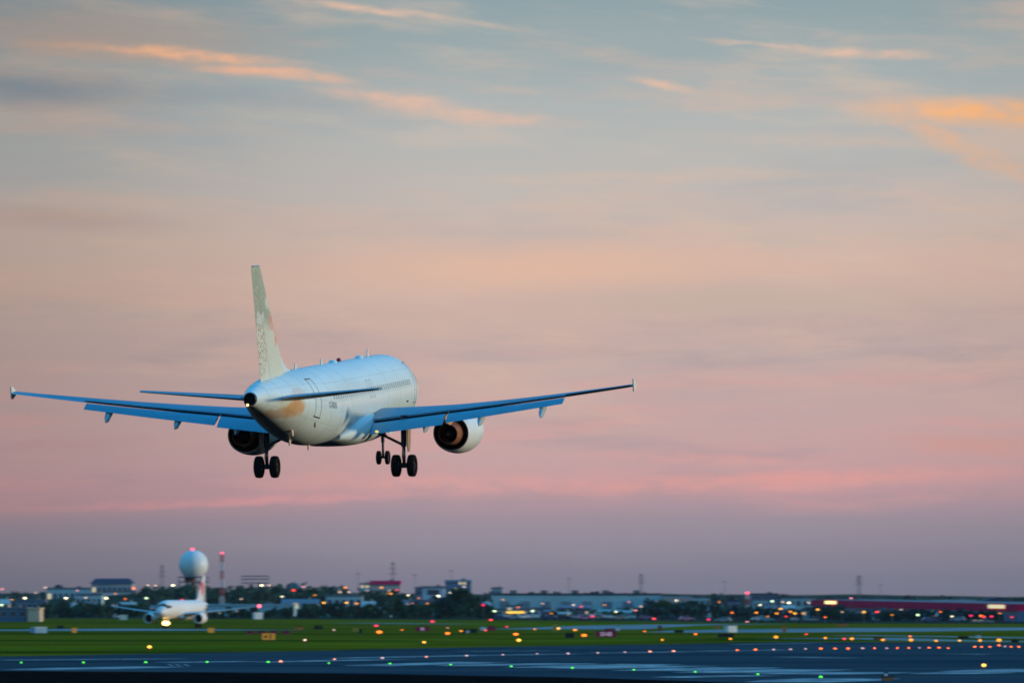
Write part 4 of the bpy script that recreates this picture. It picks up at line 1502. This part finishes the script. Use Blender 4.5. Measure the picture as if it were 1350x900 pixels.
def stain(m):
    """scuffed primer showing through the paint round the tailplane roots, and faint grime"""
    nt = m.node_tree
    N, L = nt.nodes.new, nt.links.new
    b = nt.nodes['Principled BSDF']
    src = b.inputs['Base Color'].links[0].from_socket
    tc = N('ShaderNodeTexCoord')
    nz = N('ShaderNodeTexNoise')
    nz.inputs['Scale'].default_value = 1.6
    nz.inputs['Detail'].default_value = 5
    L(tc.outputs['Object'], nz.inputs['Vector'])
    ad = N('ShaderNodeVectorMath')
    ad.operation = 'MULTIPLY_ADD'
    L(nz.outputs['Color'], ad.inputs[0])
    ad.inputs[1].default_value = (0, 1.2, .7)
    L(tc.outputs['Object'], ad.inputs[2])
    out = src
    for (y, z, ry, rz, c, amt) in ((32.7, .26, 1.45, .52, (.60, .32, .10, 1), .8), (34.2, .05, 1.6, .34, (.50, .30, .12, 1), .6), (32.2, 1.05, 1.2, .32, (.55, .40, .30, 1), .5)):
        mp = N('ShaderNodeMapping')
        mp.vector_type = 'TEXTURE'
        mp.inputs['Location'].default_value = (0, GS - y + .6, GZ + z + .35)
        mp.inputs['Scale'].default_value = (50, ry, rz)
        L(ad.outputs[0], mp.inputs[0])
        ln = N('ShaderNodeVectorMath')
        ln.operation = 'LENGTH'
        L(mp.outputs[0], ln.inputs[0])
        mr = N('ShaderNodeMapRange')
        mr.inputs[1].default_value = 1.05
        mr.inputs[2].default_value = .6
        mr.inputs[4].default_value = amt
        L(ln.outputs['Value'], mr.inputs[0])
        mx = N('ShaderNodeMix')
        mx.data_type = 'RGBA'
        L(mr.outputs[0], mx.inputs[0])
        L(out, mx.inputs[6])
        mx.inputs[7].default_value = c
        out = mx.outputs[2]
    g = N('ShaderNodeTexNoise')
    g.inputs['Scale'].default_value = .7
    g.inputs['Detail'].default_value = 8
    mp = N('ShaderNodeMapping')
    mp.inputs['Scale'].default_value = (1, .22, 1.6)
    L(tc.outputs['Object'], mp.inputs[0])
    L(mp.outputs[0], g.inputs['Vector'])
    mr = N('ShaderNodeMapRange')
    mr.inputs[1].default_value = .5
    mr.inputs[2].default_value = .75
    mr.inputs[4].default_value = .35
    L(g.outputs['Fac'], mr.inputs[0])
    mx = N('ShaderNodeMix')
    mx.data_type = 'RGBA'
    L(mr.outputs[0], mx.inputs[0])
    L(out, mx.inputs[6])
    mx.inputs[7].default_value = (.40, .46, .45, 1)
    L(mx.outputs[2], b.inputs['Base Color'])


stain(M_FUS)
gp = P(442.5, 629.0, 300.0)
airliner('landing_airliner', 'large white airliner descending to land with gear and flaps down', True, True, M_FUS, M_FIN,
         gp, (R(4.5), R(-.3), R(-10.5)), M_NAC)

M_FUS2 = mat('white_airliner_paint', (0.66, 0.66, 0.64), 0.4, var=0.04)


def red_fin():
    m = mat('white_fin_with_red', (0.62, 0.60, 0.60), 0.4, var=0.03)
    nt = m.node_tree
    N, L = nt.nodes.new, nt.links.new
    b = nt.nodes['Principled BSDF']
    tc = N('ShaderNodeTexCoord')
    mp = N('ShaderNodeMapping')
    mp.vector_type = 'TEXTURE'
    mp.inputs['Location'].default_value = (0, GS - 34.0, GZ + 4.6)
    mp.inputs['Scale'].default_value = (5, 1.2, 1.6)
    L(tc.outputs['Object'], mp.inputs[0])
    ln = N('ShaderNodeVectorMath')
    ln.operation = 'LENGTH'
    L(mp.outputs[0], ln.inputs[0])
    rp = N('ShaderNodeValToRGB')
    rp.color_ramp.elements[0].position = .9
    rp.color_ramp.elements[0].color = (.60, .03, .08, 1)
    rp.color_ramp.elements[1].position = 1.0
    rp.color_ramp.elements[1].color = (.62, .60, .60, 1)
    L(ln.outputs['Value'], rp.inputs[0])
    L(rp.outputs[0], b.inputs['Base Color'])
    return m


g2 = G(240, 827.6)
airliner('taxiing_airliner', 'white airliner taxiing nose-on in the distance with its nose lamp lit', False, False, M_FUS2, red_fin(),
         (g2.x, g2.y, .03), (0, 0, R(167.5)), M_FUS2)

# ------------------------------------------------------------------ airfield lights
M_POST = mat('light_stake', (0.10, 0.06, 0.04), 0.7)
M_PUCK = mat('inset_housing', (0.05, 0.05, 0.055), 0.6)
LM = {'amber': glow('amber_lamp', (1.0, .30, .012), 2.3), 'gold': glow('gold_lamp', (1.0, .42, .05), 3), 'orange': glow('orange_lamp', (1.0, .15, .01), 4),
      'salmon': glow('salmon_lamp', (1.0, .30, .16), 2.6), 'pale': glow('pale_lamp', (.8, .45, .42), 1.2), 'green': glow('green_lamp', (.10, 1.0, .05), 1.5),
      'red': glow('red_lamp', (1.0, .04, .04), 4), 'white': glow('white_lamp', (1.0, .88, .55), 5), 'cool': glow('cool_lamp', (.70, 1.0, .55), 3),
      'pink': glow('pink_lamp', (1.0, .28, .30), 2.2), 'dim': glow('dim_lamp', (1.0, .6, .45), 1.6), 'hot': glow('hot_pink_lamp', (1.0, .02, .12), 2.4)}


def elevated(u, v, colour, label, group, size=.26, hgt=.45, wide=1.0):
    p = G(u, v + 1.0)
    size *= random.uniform(.52, .80)
    wide *= 1.25
    t = thing('edge_light', label, 'runway light', p, 0, group)
    MB().tube((0, 0, 0), (0, 0, hgt), .05, .04, 6).tube((0, 0, 0), (0, 0, .05), .16, .16, 8).build('stake', M_POST, t)
    mb = MB().ball((0, 0, hgt + size * .6), size, 12, 8, .8)
    mb.v = [(a * wide, b, c) for a, b, c in mb.v]
    mb.build('lamp', LM[colour], t)
    return t


def inset(u, v, colour, label, group, size=.22):
    p = G(u, v)
    size *= random.uniform(.65, 1.0)
    t = thing('inset_light', label, 'runway light', (p.x, p.y, .03), 0, group)
    MB().lathe([(0, size * 1.5), (.05, size * 1.3)], 'Z', n=14, cap=True).build('housing', M_PUCK, t)
    MB().ball((0, 0, .06), size, 12, 6, .75).build('lens', LM[colour], t)
    return t


GREEN = [(28, 874), (110, 874), (192, 873.8), (273, 873.4), (353.5, 873.4), (433.5, 874.8), (514, 875.6), (594, 877), (674, 879.2), (754.5, 881.2), (835.5, 883.8), (916.5, 886.6), (999, 889.7), (1082, 893.4)]
for i, (u, v) in enumerate(GREEN):
    inset(u, v, 'green', nth(i, len(GREEN), 'green light set into the runway near its front edge'), 'green lights set into the runway', .17)
SAL = [(370, 872.8, 0), (441, 869.8, 0), (504, 868.2, 1), (562, 866.4, 0), (615, 865, 1), (663, 863.6, 1), (708, 862.4, 1), (749, 862.2, 1), (788, 861.2, 1), (824, 860.2, 1), (857, 859.6, 0), (888, 859, 0),
       (972, 857.6, 0), (996, 857, 0), (1020, 856.8, 1), (1042, 856.6, 1), (1062, 855.8, 1), (1082, 855.6, 0), (1101, 855.5, 0), (1118, 855.4, 0), (1137, 855.2, 1), (1153, 855, 0), (1169, 855, 1), (1183, 854.8, 0),
       (1198, 854.6, 0), (1212, 854.4, 1), (1225, 854.3, 0), (1238, 854.3, 0), (1250, 854.8, 0), (1285, 853.2, 0), (1294, 853.2, 0), (1305, 853.2, 0), (1317, 851.2, 0), (1325, 852.6, 1), (1333, 853, 0), (1343, 853, 0)]
for i, (u, v, k) in enumerate(SAL):
    inset(u, v, 'pale' if k else ('salmon' if u < 960 else 'orange'), nth(i, len(SAL), 'light in the reddish row along the far side of the runway'), 'reddish lights along the far side of the runway', .20)
AMB = [(197, 857, .30), (559, 850, .30), (684, 847.5, .30), (873, 846.5, .26), (963, 845.2, .22), (1023, 843, .32), (1088, 844, .32), (1123, 845.2, .28), (1164, 846.8, .30), (1201, 847.2, .34), (1234, 848, .30), (1265, 847.4, .24), (1292, 847.6, .32), (1317, 847.6, .32)]
for i, (u, v, s) in enumerate(AMB):
    elevated(u, v, 'gold' if i in (0, 1, 2, 11) else 'amber', nth(i, len(AMB), 'amber edge light on a stake where grass meets runway'), 'amber edge lights on stakes', s)
elevated(1113, 845, 'red', 'single red light between two amber edge lights', None, .24)
elevated(1297, 883, 'gold', 'lone amber light on the near pavement at lower right', None, .24)
elevated(402, 851.5, 'dim', 'faint pale light on a reddish stake at the runway edge', None, .2, .9)
ORG = [(500, 835.2), (590, 836.8), (680, 838), (770, 839.6)]
for i, (u, v) in enumerate(ORG):
    elevated(u, v, 'orange', nth(i, 4, 'wide orange approach lamp standing in the grass'), 'wide orange lamps in the grass', .34, .35, 1.5)
elevated(496, 827, 'hot', 'small red lamp in the grass above an orange lamp', None, .3, .5, 1.5)
elevated(647, 821.5, 'red', 'red lamp on the box in the grass below the yellow-fronted store', None, .42, 1.0)
elevated(608, 833.6, 'amber', 'small amber lamp at the left end of two black boards', None, .22, .4, 1.3)
elevated(758, 834.6, 'amber', 'small amber lamp at the top right of a black board', None, .26, .7, 1.3)
elevated(736, 829.6, 'gold', 'bright amber lamp at the foot of the yellow post', None, .30, .3)
elevated(97, 830.5, 'amber', 'dull amber lamp beside a dark box in the left grass', None, .22, .5)
elevated(570, 824.2, 'hot', 'red lamp above the right end of the purple lettered sign', None, .36, 1.0)

for u, v, c, lab in [(530, 832, 'orange', 'small orange lamp left of the purple lettered sign'), (640, 832.5, 'red', 'small red lamp below the pale grey board'), (705, 831, 'amber', 'dim amber lamp left of the yellow post'),
                     (668, 827.5, 'hot', 'small crimson lamp right of the red square board'), (850, 834, 'orange', 'small orange lamp left of the rust red marker post'), (917, 838, 'orange', 'small orange lamp left of the wide black board'),
                     (440, 832, 'dim', 'faint lamp in the grass right of the black board'), (1200, 841, 'orange', 'small orange lamp right of the brown marker board'), (1063, 838, 'red', 'small red lamp in the grass above the amber row'),
                     (590, 829, 'pink', 'tiny pink lamp between the lettered sign and the black boards')]:
    elevated(u, v, c, lab, None, .2, .4)

# ------------------------------------------------------------------ signs and boxes in the grass
M_YEL = glow('amber_sign_face', (0.55, .24, .025), .35)
M_SRED = mat('sign_red', (0.34, .012, .05), 0.5)
M_SBLK = mat('sign_black', (0.006, .007, .010), 0.6)
M_SWHT = mat('sign_white', (0.62, .66, .66), 0.6)
M_TXTD = mat('sign_text_dark', (0.05, .01, .005), 0.7)
M_TXTP = glow('sign_text_pale', (0.75, .50, .62), .35)
M_ORNG = mat('marker_orange', (0.55, .16, .03), 0.6)


def board(u, v0, v1, wpx, m, label, text=None, tm=None, name='airfield_sign', group=None, cat='sign', deep=.35, arrow=False):
    """sign board on legs: v1 = foot row, v0 = top row"""
    p = G(u, v1)
    s = F / p.y
    w, h = wpx / s, (v1 - v0) / s
    t = thing(name, label, cat, p, 0, group)
    f = .16 * h
    MB().box(-w / 2, w / 2, -deep / 2, deep / 2, f, h).build('panel', m, t)
    for k in (-1, 1):
        MB().box(k * w * .32 - .05, k * w * .32 + .05, -.05, .05, 0, f).build('leg', M_STEEL, t)
    MB().box(-w / 2 - .05, w / 2 + .05, -deep / 2 - .05, deep / 2 + .05, h, h + .06).build('cap', M_SBLK if m is not M_YEL else M_YEL, t)
    if text:
        lettering('lettering', text, (h - f) * .92, tm, t, Matrix.Translation(((w * .14 if arrow else 0), -deep / 2 - .02, f + (h - f) * .5)) @ Matrix.Rotation(math.pi / 2, 4, 'X'), True, .02)
    if arrow:
        zc = f + (h - f) * .5
        yy = -deep / 2 - .02
        a = h * .24
        MB().plate([(-w * .36, yy, zc), (-w * .36 + a, yy, zc + a), (-w * .36 + a, yy, zc + a * .4), (-w * .36 + 2 * a, yy, zc + a * .4), (-w * .36 + 2 * a, yy, zc - a * .4), (-w * .36 + a, yy, zc - a * .4), (-w * .36 + a, yy, zc - a)], .02, (0, 1, 0)).build('arrow', tm, t)
    return t


board(354, 834.8, 844.2, 17, M_YEL, 'amber taxiway sign with a dark arrow and number', '3', M_TXTD, arrow=True)
board(278, 827.5, 834.5, 8, M_YEL, 'small square amber sign under the taxiing plane right engine')
board(98, 827.5, 834.6, 6, M_YEL, 'tiny amber sign in the left grass')
board(799, 831.6, 840.4, 27, M_SRED, 'long red runway sign with pale numbers', '23-05', M_TXTP)
board(557, 825.8, 832.4, 19, M_SRED, 'short red sign with purple pale letters', '05', M_TXTP)
board(804, 828.5, 833.0, 14, M_SRED, 'dull red board behind the long red runway sign')
board(648, 825, 832, 10, M_SRED, 'red square board under a red lamp', cat='board')
board(637, 825.8, 831, 8, M_SWHT, 'pale grey board left of the red square board', cat='board')
for i, u in enumerate((330, 345, 361, 377)):
    board(u, 831.4, 836, 10, M_SRED, nth(i, 4, 'dim dark red board behind the amber arrow sign'), cat='board', group='dim dark red boards')
board(420, 824.5, 829.8, 11, M_SBLK, 'black board in the grass right of the arrow sign', cat='board')
board(612, 829.3, 834.2, 11, M_SBLK, 'left one of two black boards in the central grass', cat='board')
board(624, 829.0, 834.6, 10, M_SBLK, 'right one of two black boards in the central grass', cat='board')
board(616.5, 830.2, 834.4, 4, M_SWHT, 'small white plate between two black boards', cat='board')
board(751, 834.2, 841.4, 12, M_SBLK, 'black square board below the yellow post', cat='board')
board(957, 835, 839.8, 21, M_SBLK, 'wide black board below the white cabinet', cat='board')
board(895, 830.5, 834, 12, M_SBLK, 'dark low board left of the white cabinet', cat='board')
board(1338, 842.8, 846.8, 10, M_SBLK, 'dark board at the far right of the grass', cat='board')
board(1270, 838.5, 842, 14, M_SBLK, 'low dark board in the right grass', cat='board')
board(80, 824.5, 829, 9, M_SBLK, 'dark box above the tiny amber sign', cat='board')
board(394, 825.5, 830.4, 11, M_ORNG, 'faint brown board in the grass left of the black board', cat='board')
board(471, 826.5, 833, 12, mat('sign_yellow_paint', (0.42, .28, .03), .6), 'yellow brown board in the middle grass', cat='board')
board(475, 828.2, 835.5, 4, M_SBLK, 'small dark post beside the yellow brown board', cat='board')
board(1034, 824, 834, 5, M_ORNG, 'orange marker post on the right taxiway', name='marker_post', cat='marker')
board(870, 824.5, 832.5, 5, mat('rust_red', (0.20, .05, .02), .7), 'rust red marker post left of the white cabinet', name='marker_post', cat='marker')
board(947, 824, 829, 7, M_ORNG, 'small orange marker left of the white cabinet', name='marker_post', cat='marker')
board(1110, 821.6, 825.6, 15, M_ORNG, 'flat orange marker board near the dark bushes', name='marker_post', cat='marker')
board(1158, 839.4, 843.4, 13, mat('brown_marker', (0.20, .08, .01), .7), 'brown marker board in the right grass', name='marker_post', cat='marker')
board(731.5, 821.5, 833.5, 6, mat('post_yellow', (0.45, .27, .03), .6), 'yellow post with a lamp at its foot', name='marker_post', cat='marker')
board(1290, 836.5, 841.5, 6, M_SWHT, 'small white box in the right grass', name='utility_box', cat='box')
board(814.5, 825.5, 832, 5, M_SWHT, 'small white box right of the red runway sign', name='utility_box', cat='box')
board(1170, 891.5, 897.5, 16, mat('barrier_orange', (0.30, .12, .05), .7), 'dull orange marker board at the lower right edge', name='marker_post', cat='marker')
board(1168, 886.6, 893, 4, M_SWHT, 'pale knob above the dull orange marker', name='utility_box', cat='box')


def cabinet(u, v0, v1, wpx, label, body, deep, rz):
    p = G(u, v1)
    s = F / p.y
    w, h = wpx / s, (v1 - v0) / s
    t = thing('equipment_cabinet', label, 'cabinet', p, rz)
    MB().box(-w / 2, w / 2, 0, deep, .1, h - .1).build('body', body, t)
    MB().box(-w / 2 - .06, w / 2 + .06, -.06, deep + .06, h - .1, h).build('lid', M_SWHT, t)
    MB().box(-w / 2 + .05, w / 2 - .05, .05, deep - .05, 0, .1).build('plinth', M_STEEL, t)
    d_ = MB().box(-w * .35, w * .05, -.03, 0, .25, h - .25).build('door', body, t)
    MB().box(-w * .01, w * .02, -.06, -.03, h * .45, h * .6).build('handle', M_STEEL, d_)
    return t


cabinet(54, 826, 834.4, 17, 'pale blue cabinet with a cream right end in the left grass', mat('cabinet_blue', (0.20, .36, .46), .6), 2.2, R(28))
cabinet(966, 824.4, 833.6, 13, 'white cabinet on the taxiway right of centre', M_SWHT, 1.8, R(25))
cabinet(341, 806.5, 816, 11, 'white hut behind the red wingtip light of the taxiing plane', M_SWHT, 2.0, R(20))
cabinet(163, 810, 817, 9, 'blue grey hut left of the taxiing plane nose', M_TEALW, 2.0, R(10))

# ------------------------------------------------------------------ street lamps of the town
LAMPS = [(33, 788, 'white', 'bright white lamp at the far left, first of its row'), (87, 788, 'white', 'bright white lamp above the dark trees at left'), (113, 787.5, 'dim', 'faint lamp between two bright white ones at left'),
         (140, 788, 'white', 'bright warm white lamp below the dark-roofed block'), (193, 788, 'cool', 'greenish white lamp left of the taxiing plane'), (176, 775, 'orange', 'orange lamp at the foot of the dark-roofed block'),
         (195, 771, 'dim', 'left lamp of a skyline pair left of the pylon'), (205, 771.5, 'dim', 'right lamp of a skyline pair left of the pylon'), (228, 771, 'white', 'skyline lamp between pylon and radome'),
         (60, 774, 'dim', 'faint pinkish lamp on the far left skyline'), (3, 776, 'pink', 'faint lamp at the left end of the skyline'), (2, 797, 'cool', 'pale lamp at the left frame edge over the corner block'),
         (345, 771, 'white', 'left lamp of the pair under the gantry frame'), (355, 771, 'dim', 'right lamp of the pair under the gantry frame'), (387, 777.5, 'red', 'small red lamp on the hill left of the hotel'),
         (400, 773, 'pink', 'pale pink lamp beside the grey dome'), (455, 774, 'amber', 'amber lamp left of the hotel on the skyline'), (503, 774, 'amber', 'amber lamp in front of the hotel wall'),
         (448, 780, 'dim', 'pale yellow lamp row below the skyline amber lamp'), (460, 780, 'dim', 'right end of the pale yellow lamp row'), (509, 782, 'amber', 'left amber lamp at the foot of the hotel'), (515, 782, 'amber', 'right amber lamp at the foot of the hotel'),
         (427, 794, 'gold', 'first of three amber lamps below the hill'), (457, 794, 'gold', 'brightest middle lamp of three below the hill'), (470, 795, 'amber', 'third dimmer lamp of three below the hill'),
         (543, 795, 'pink', 'pinkish lamp below the dark blue cube'), (564, 795, 'amber', 'amber lamp left of the large round tree'), (578, 785, 'white', 'yellow white lamp between office and round tree'),
         (637, 797, 'hot', 'crimson lamp right of the large round tree'), (652, 805, 'cool', 'green white lamp at the left of the yellow-fronted store'), (702, 805, 'cool', 'green white lamp at the right of the yellow-fronted store'),
         (756, 797, 'dim', 'pinkish white lamp below the middle of the warehouse'), (845, 799, 'dim', 'whitish lamp below the right half of the warehouse'), (838, 804, 'pink', 'pink lamp just under the whitish lamp'),
         (1018, 792, 'cool', 'left one of three pale lamps right of the obstruction mast'), (1032, 793, 'dim', 'middle one of three pale lamps right of the obstruction mast'), (1040, 794, 'white', 'right one of three pale lamps right of the obstruction mast'),
         (997, 807, 'amber', 'amber lamp right of the obstruction mast foot'), (1029, 802, 'gold', 'upper amber lamp of the cluster left of the red building'), (1024, 808, 'amber', 'lower left amber lamp of the cluster'),
         (1042, 805.8, 'amber', 'amber lamp of the touching pair, left one'), (1048, 808, 'gold', 'amber lamp of the touching pair, right one'), (1078, 803, 'gold', 'large amber lamp under the left sign of the red building'),
         (1066, 794, 'dim', 'pale lamp at the left end of the red building'), (1139, 806, 'gold', 'largest amber lamp in front of the red building'), (1156, 806, 'red', 'red lamp right of the largest amber lamp'),
         (1210, 810, 'cool', 'small green white lamp under the red building middle'), (1280, 811, 'hot', 'crimson lamp left of the orange lamp at right'), (1293, 811, 'orange', 'orange lamp below the cream lit sign'),
         (1297, 812.5, 'red', 'red lamp touching the orange lamp at right'), (1307, 812, 'hot', 'dim red lamp right of the orange lamp'), (1283, 805, 'cool', 'tiny green lamp above the crimson lamp at right'),
         (934, 816, 'hot', 'crimson lamp near the grass right of the bluish trees'), (985, 819, 'pink', 'pink lamp at the foot of the obstruction mast'), (781, 812, 'hot', 'bright crimson lamp among the parked cars'),
         (862, 815, 'red', 'red lamp at the grass edge right of the parked cars'), (612, 773, 'dim', 'pale lamp on the front of the glass tower'), (1122, 788, 'pink', 'pale pink lamp on the roof line of the red building')]
for u, v, c, lab in LAMPS:
    y = 2650 if v < 783 else (1900 if v < 796 else (1700 if v < 806 else 1540))
    if 990 < u and v >= 806:
        y = 1480
    if u in (503, 509, 515):
        y = 2980
    if u in (455, 448, 460, 400, 387, 345, 355, 195, 205, 228):
        y = 2480
    p = P(u, v, y)
    t = thing('street_lamp', lab, 'street lamp', (p.x, p.y, 0), 0, 'lamps of the town beyond the airfield')
    MB().tube((0, 0, 0), (0, 0, p.z), .09, .06, 6).build('pole', M_STEEL, t)
    r = .30 * y / 1700 if c not in ('dim', 'pink') else .26 * y / 1700
    mb = MB().ball((0, -.25, p.z), r, 10, 6, .75)
    mb.v = [(a * 1.35, b, cc) for a, b, cc in mb.v]
    mb.build('lamp_head', LM[c], t)

SMALL = [(16, 790, 2300, 'amber', 'the corner block'), (47, 781, 2600, 'dim', 'the low shed at left'), (102, 778, 2700, 'pink', 'the dark-roofed block'), (152, 782, 2600, 'amber', 'the long white shed'),
         (165, 789, 2200, 'orange', 'the pale house at left'), (240, 790, 2400, 'red', 'the radome tower'), (262, 778, 2450, 'amber', 'the white fin of the taxiing plane'), (318, 789, 2450, 'dim', 'the gantry frame'),
         (372, 786, 2400, 'white', 'the pale blue shed'), (415, 784, 2400, 'amber', 'the low tan shed'), (484, 778, 2980, 'dim', 'the stair tower of the hotel'), (523, 777, 2980, 'red', 'the hotel'),
         (538, 784, 2500, 'white', 'the blue cube office'), (552, 788, 2100, 'amber', 'the white office'), (594, 781, 2600, 'white', 'the glass tower'), (663, 790, 2200, 'amber', 'the skyline roof block'),
         (683, 800, 1850, 'orange', 'the yellow-fronted store'), (715, 795, 2200, 'dim', 'the left half of the warehouse'), (727, 808, 1700, 'amber', 'the mauve house right of the store'), (766, 799, 2000, 'red', 'the grey shed'),
         (797, 797, 2200, 'amber', 'the turquoise roofed shed'), (812, 806, 1750, 'white', 'the parked teal car'), (829, 793, 2400, 'pink', 'the grey unit under the warehouse'), (866, 793, 2500, 'amber', 'the pointed tree'),
         (892, 791, 2500, 'white', 'the pink warehouse'), (918, 798, 1850, 'dim', 'the bluish tree'), (948, 793, 2200, 'amber', 'the pale roofed unit'), (965, 807, 1650, 'orange', 'the obstruction mast'),
         (1002, 797, 2000, 'white', 'the flat-topped factory'), (1012, 812, 1480, 'amber', 'the white flat shed'), (1036, 812, 1480, 'red', 'the amber cluster'), (1058, 808, 1500, 'amber', 'the turquoise house at right'),
         (1088, 813, 1480, 'orange', 'the purple doors'), (1110, 806, 1600, 'dim', 'the left end of the red building'), (1176, 810, 1520, 'amber', 'the black bush'), (1188, 803, 1700, 'dim', 'the dim blue unit'),
         (1240, 806, 1600, 'orange', 'the middle of the red building'), (1255, 812, 1500, 'white', 'the silver car'), (1318, 808, 1500, 'amber', 'the cream lit sign'), (1334, 813, 1480, 'red', 'the tree at the right edge')]
for i, (u, v, y, c, near_) in enumerate(SMALL):
    p = P(u, v, y)
    cn = {'amber': 'amber', 'dim': 'faint peach', 'pink': 'pink', 'orange': 'orange', 'white': 'white', 'red': 'red'}[c]
    t = thing('street_lamp', 'tiny %s lamp close to %s' % (cn, near_), 'street lamp', (p.x, p.y, 0), 0, 'tiny lamps of the town')
    MB().tube((0, 0, 0), (0, 0, p.z), .08, .06, 6).build('pole', M_STEEL, t)
    mb = MB().ball((0, -.2, p.z), .21 * y / 1900, 10, 6, .75)
    mb.v = [(a * 1.5, b, cc) for a, b, cc in mb.v]
    mb.build('lamp_head', LM[c], t)

# ------------------------------------------------------------------ parked cars beyond the grass
def make_car(label, paint, loc, rz):
    t = thing('parked_car', label, 'car', loc, rz, 'cars parked beyond the airfield grass')
    prof = [(-2.2, .35), (-2.2, .85), (-1.9, .95), (-1.0, .98), (-.9, .98), (1.3, .96), (2.1, .85), (2.25, .6), (2.2, .35)]
    MB().loft([[(a, s, b) for a, b in prof] for s in (-.86, .86)]).build('body', paint, t)
    cp = [(-1.9, .97), (-1.45, 1.42), (.25, 1.45), (1.15, .98)]
    cb = MB().loft([[(a, s * (1 if b < 1.2 else .82), b) for a, b in cp] for s in (-.80, .80)]).build('cabin', paint, t)
    MB().loft([[(a * .9 - .02, s * (1 if b < 1.2 else .86), b) for a, b in [(-1.75, 1.02), (-1.4, 1.36), (.25, 1.38), (1.0, 1.02)]] for s in (-.83, .83)]).build('window', M_WIN, cb)
    for x in (-1.35, 1.35):
        for s in (-1, 1):
            MB().lathe([(-.1, .32), (.1, .32)], 'Y', (x, s * .80, .32), 14, True).build('wheel', M_TYRE, t)
    return t


CARP = {'teal': (0.10, .34, .36), 'white': (0.6, .62, .62), 'crimson': (0.35, .02, .07), 'silver': (0.3, .32, .34), 'navy': (0.02, .04, .12), 'mauve': (0.28, .12, .22), 'tan': (0.42, .28, .2), 'black': (0.01, .012, .015)}
CP_ = {k: mat('car_paint_' + k, v, .3, var=.03, spec=.5, coat=.4) for k, v in CARP.items()}
CARS = [(660, 'navy', 'leftmost, beside the green white lamp'), (676, 'silver', 'below the glowing yellow strip'), (690, 'white', 'right of the glowing yellow strip'), (725, 'navy', 'in the scrub left of centre'),
        (742, 'black', 'below the pinkish lamp'), (758, 'silver', 'left of a mauve car'), (771, 'mauve', 'left of the bright crimson lamp'), (788, 'tan', 'just right of the bright crimson lamp'),
        (803, 'white', 'between a tan car and a navy car'), (815, 'tan', 'among the right group of parked cars'), (826, 'teal', 'with a pale roof in the right group'), (838, 'white', 'right of the teal car'),
        (851, 'mauve', 'left of the red lamp at the grass edge'), (880, 'navy', 'under the green tree'), (905, 'mauve', 'in front of the bluish tree'), (953, 'silver', 'left of the obstruction mast'),
        (1010, 'teal', 'below the amber lamp cluster'), (1000, 'white', 'just left of the teal car below the amber lamps'), (1225, 'navy', 'below the red building'), (1262, 'silver', 'left of the red lamps at right')]
for i, (u, c, w) in enumerate(CARS):
    y = 1560 + 40 * (i % 3) + (120 if u < 900 else -40)
    make_car('%s parked car %s' % (c, w), CP_[c], ((u - CU) / F * y, y, 0), R((0, 180, 12, 168)[i % 4]))

# ------------------------------------------------------------------ evening haze over the field
hm = bpy.data.materials.new('evening_haze')
hm.use_nodes = True
hm.node_tree.nodes.clear()
vo = hm.node_tree.nodes.new('ShaderNodeVolumePrincipled')
vo.inputs['Color'].default_value = (0.80, 0.88, 0.95, 1)
vo.inputs['Density'].default_value = 0.000014
vo.inputs['Anisotropy'].default_value = 0.1
ho = hm.node_tree.nodes.new('ShaderNodeOutputMaterial')
hm.node_tree.links.new(vo.outputs[0], ho.inputs['Volume'])
tag(MB().box(-2700, 2700, -300, 5700, -2, 70).build('haze', hm), kind='stuff')
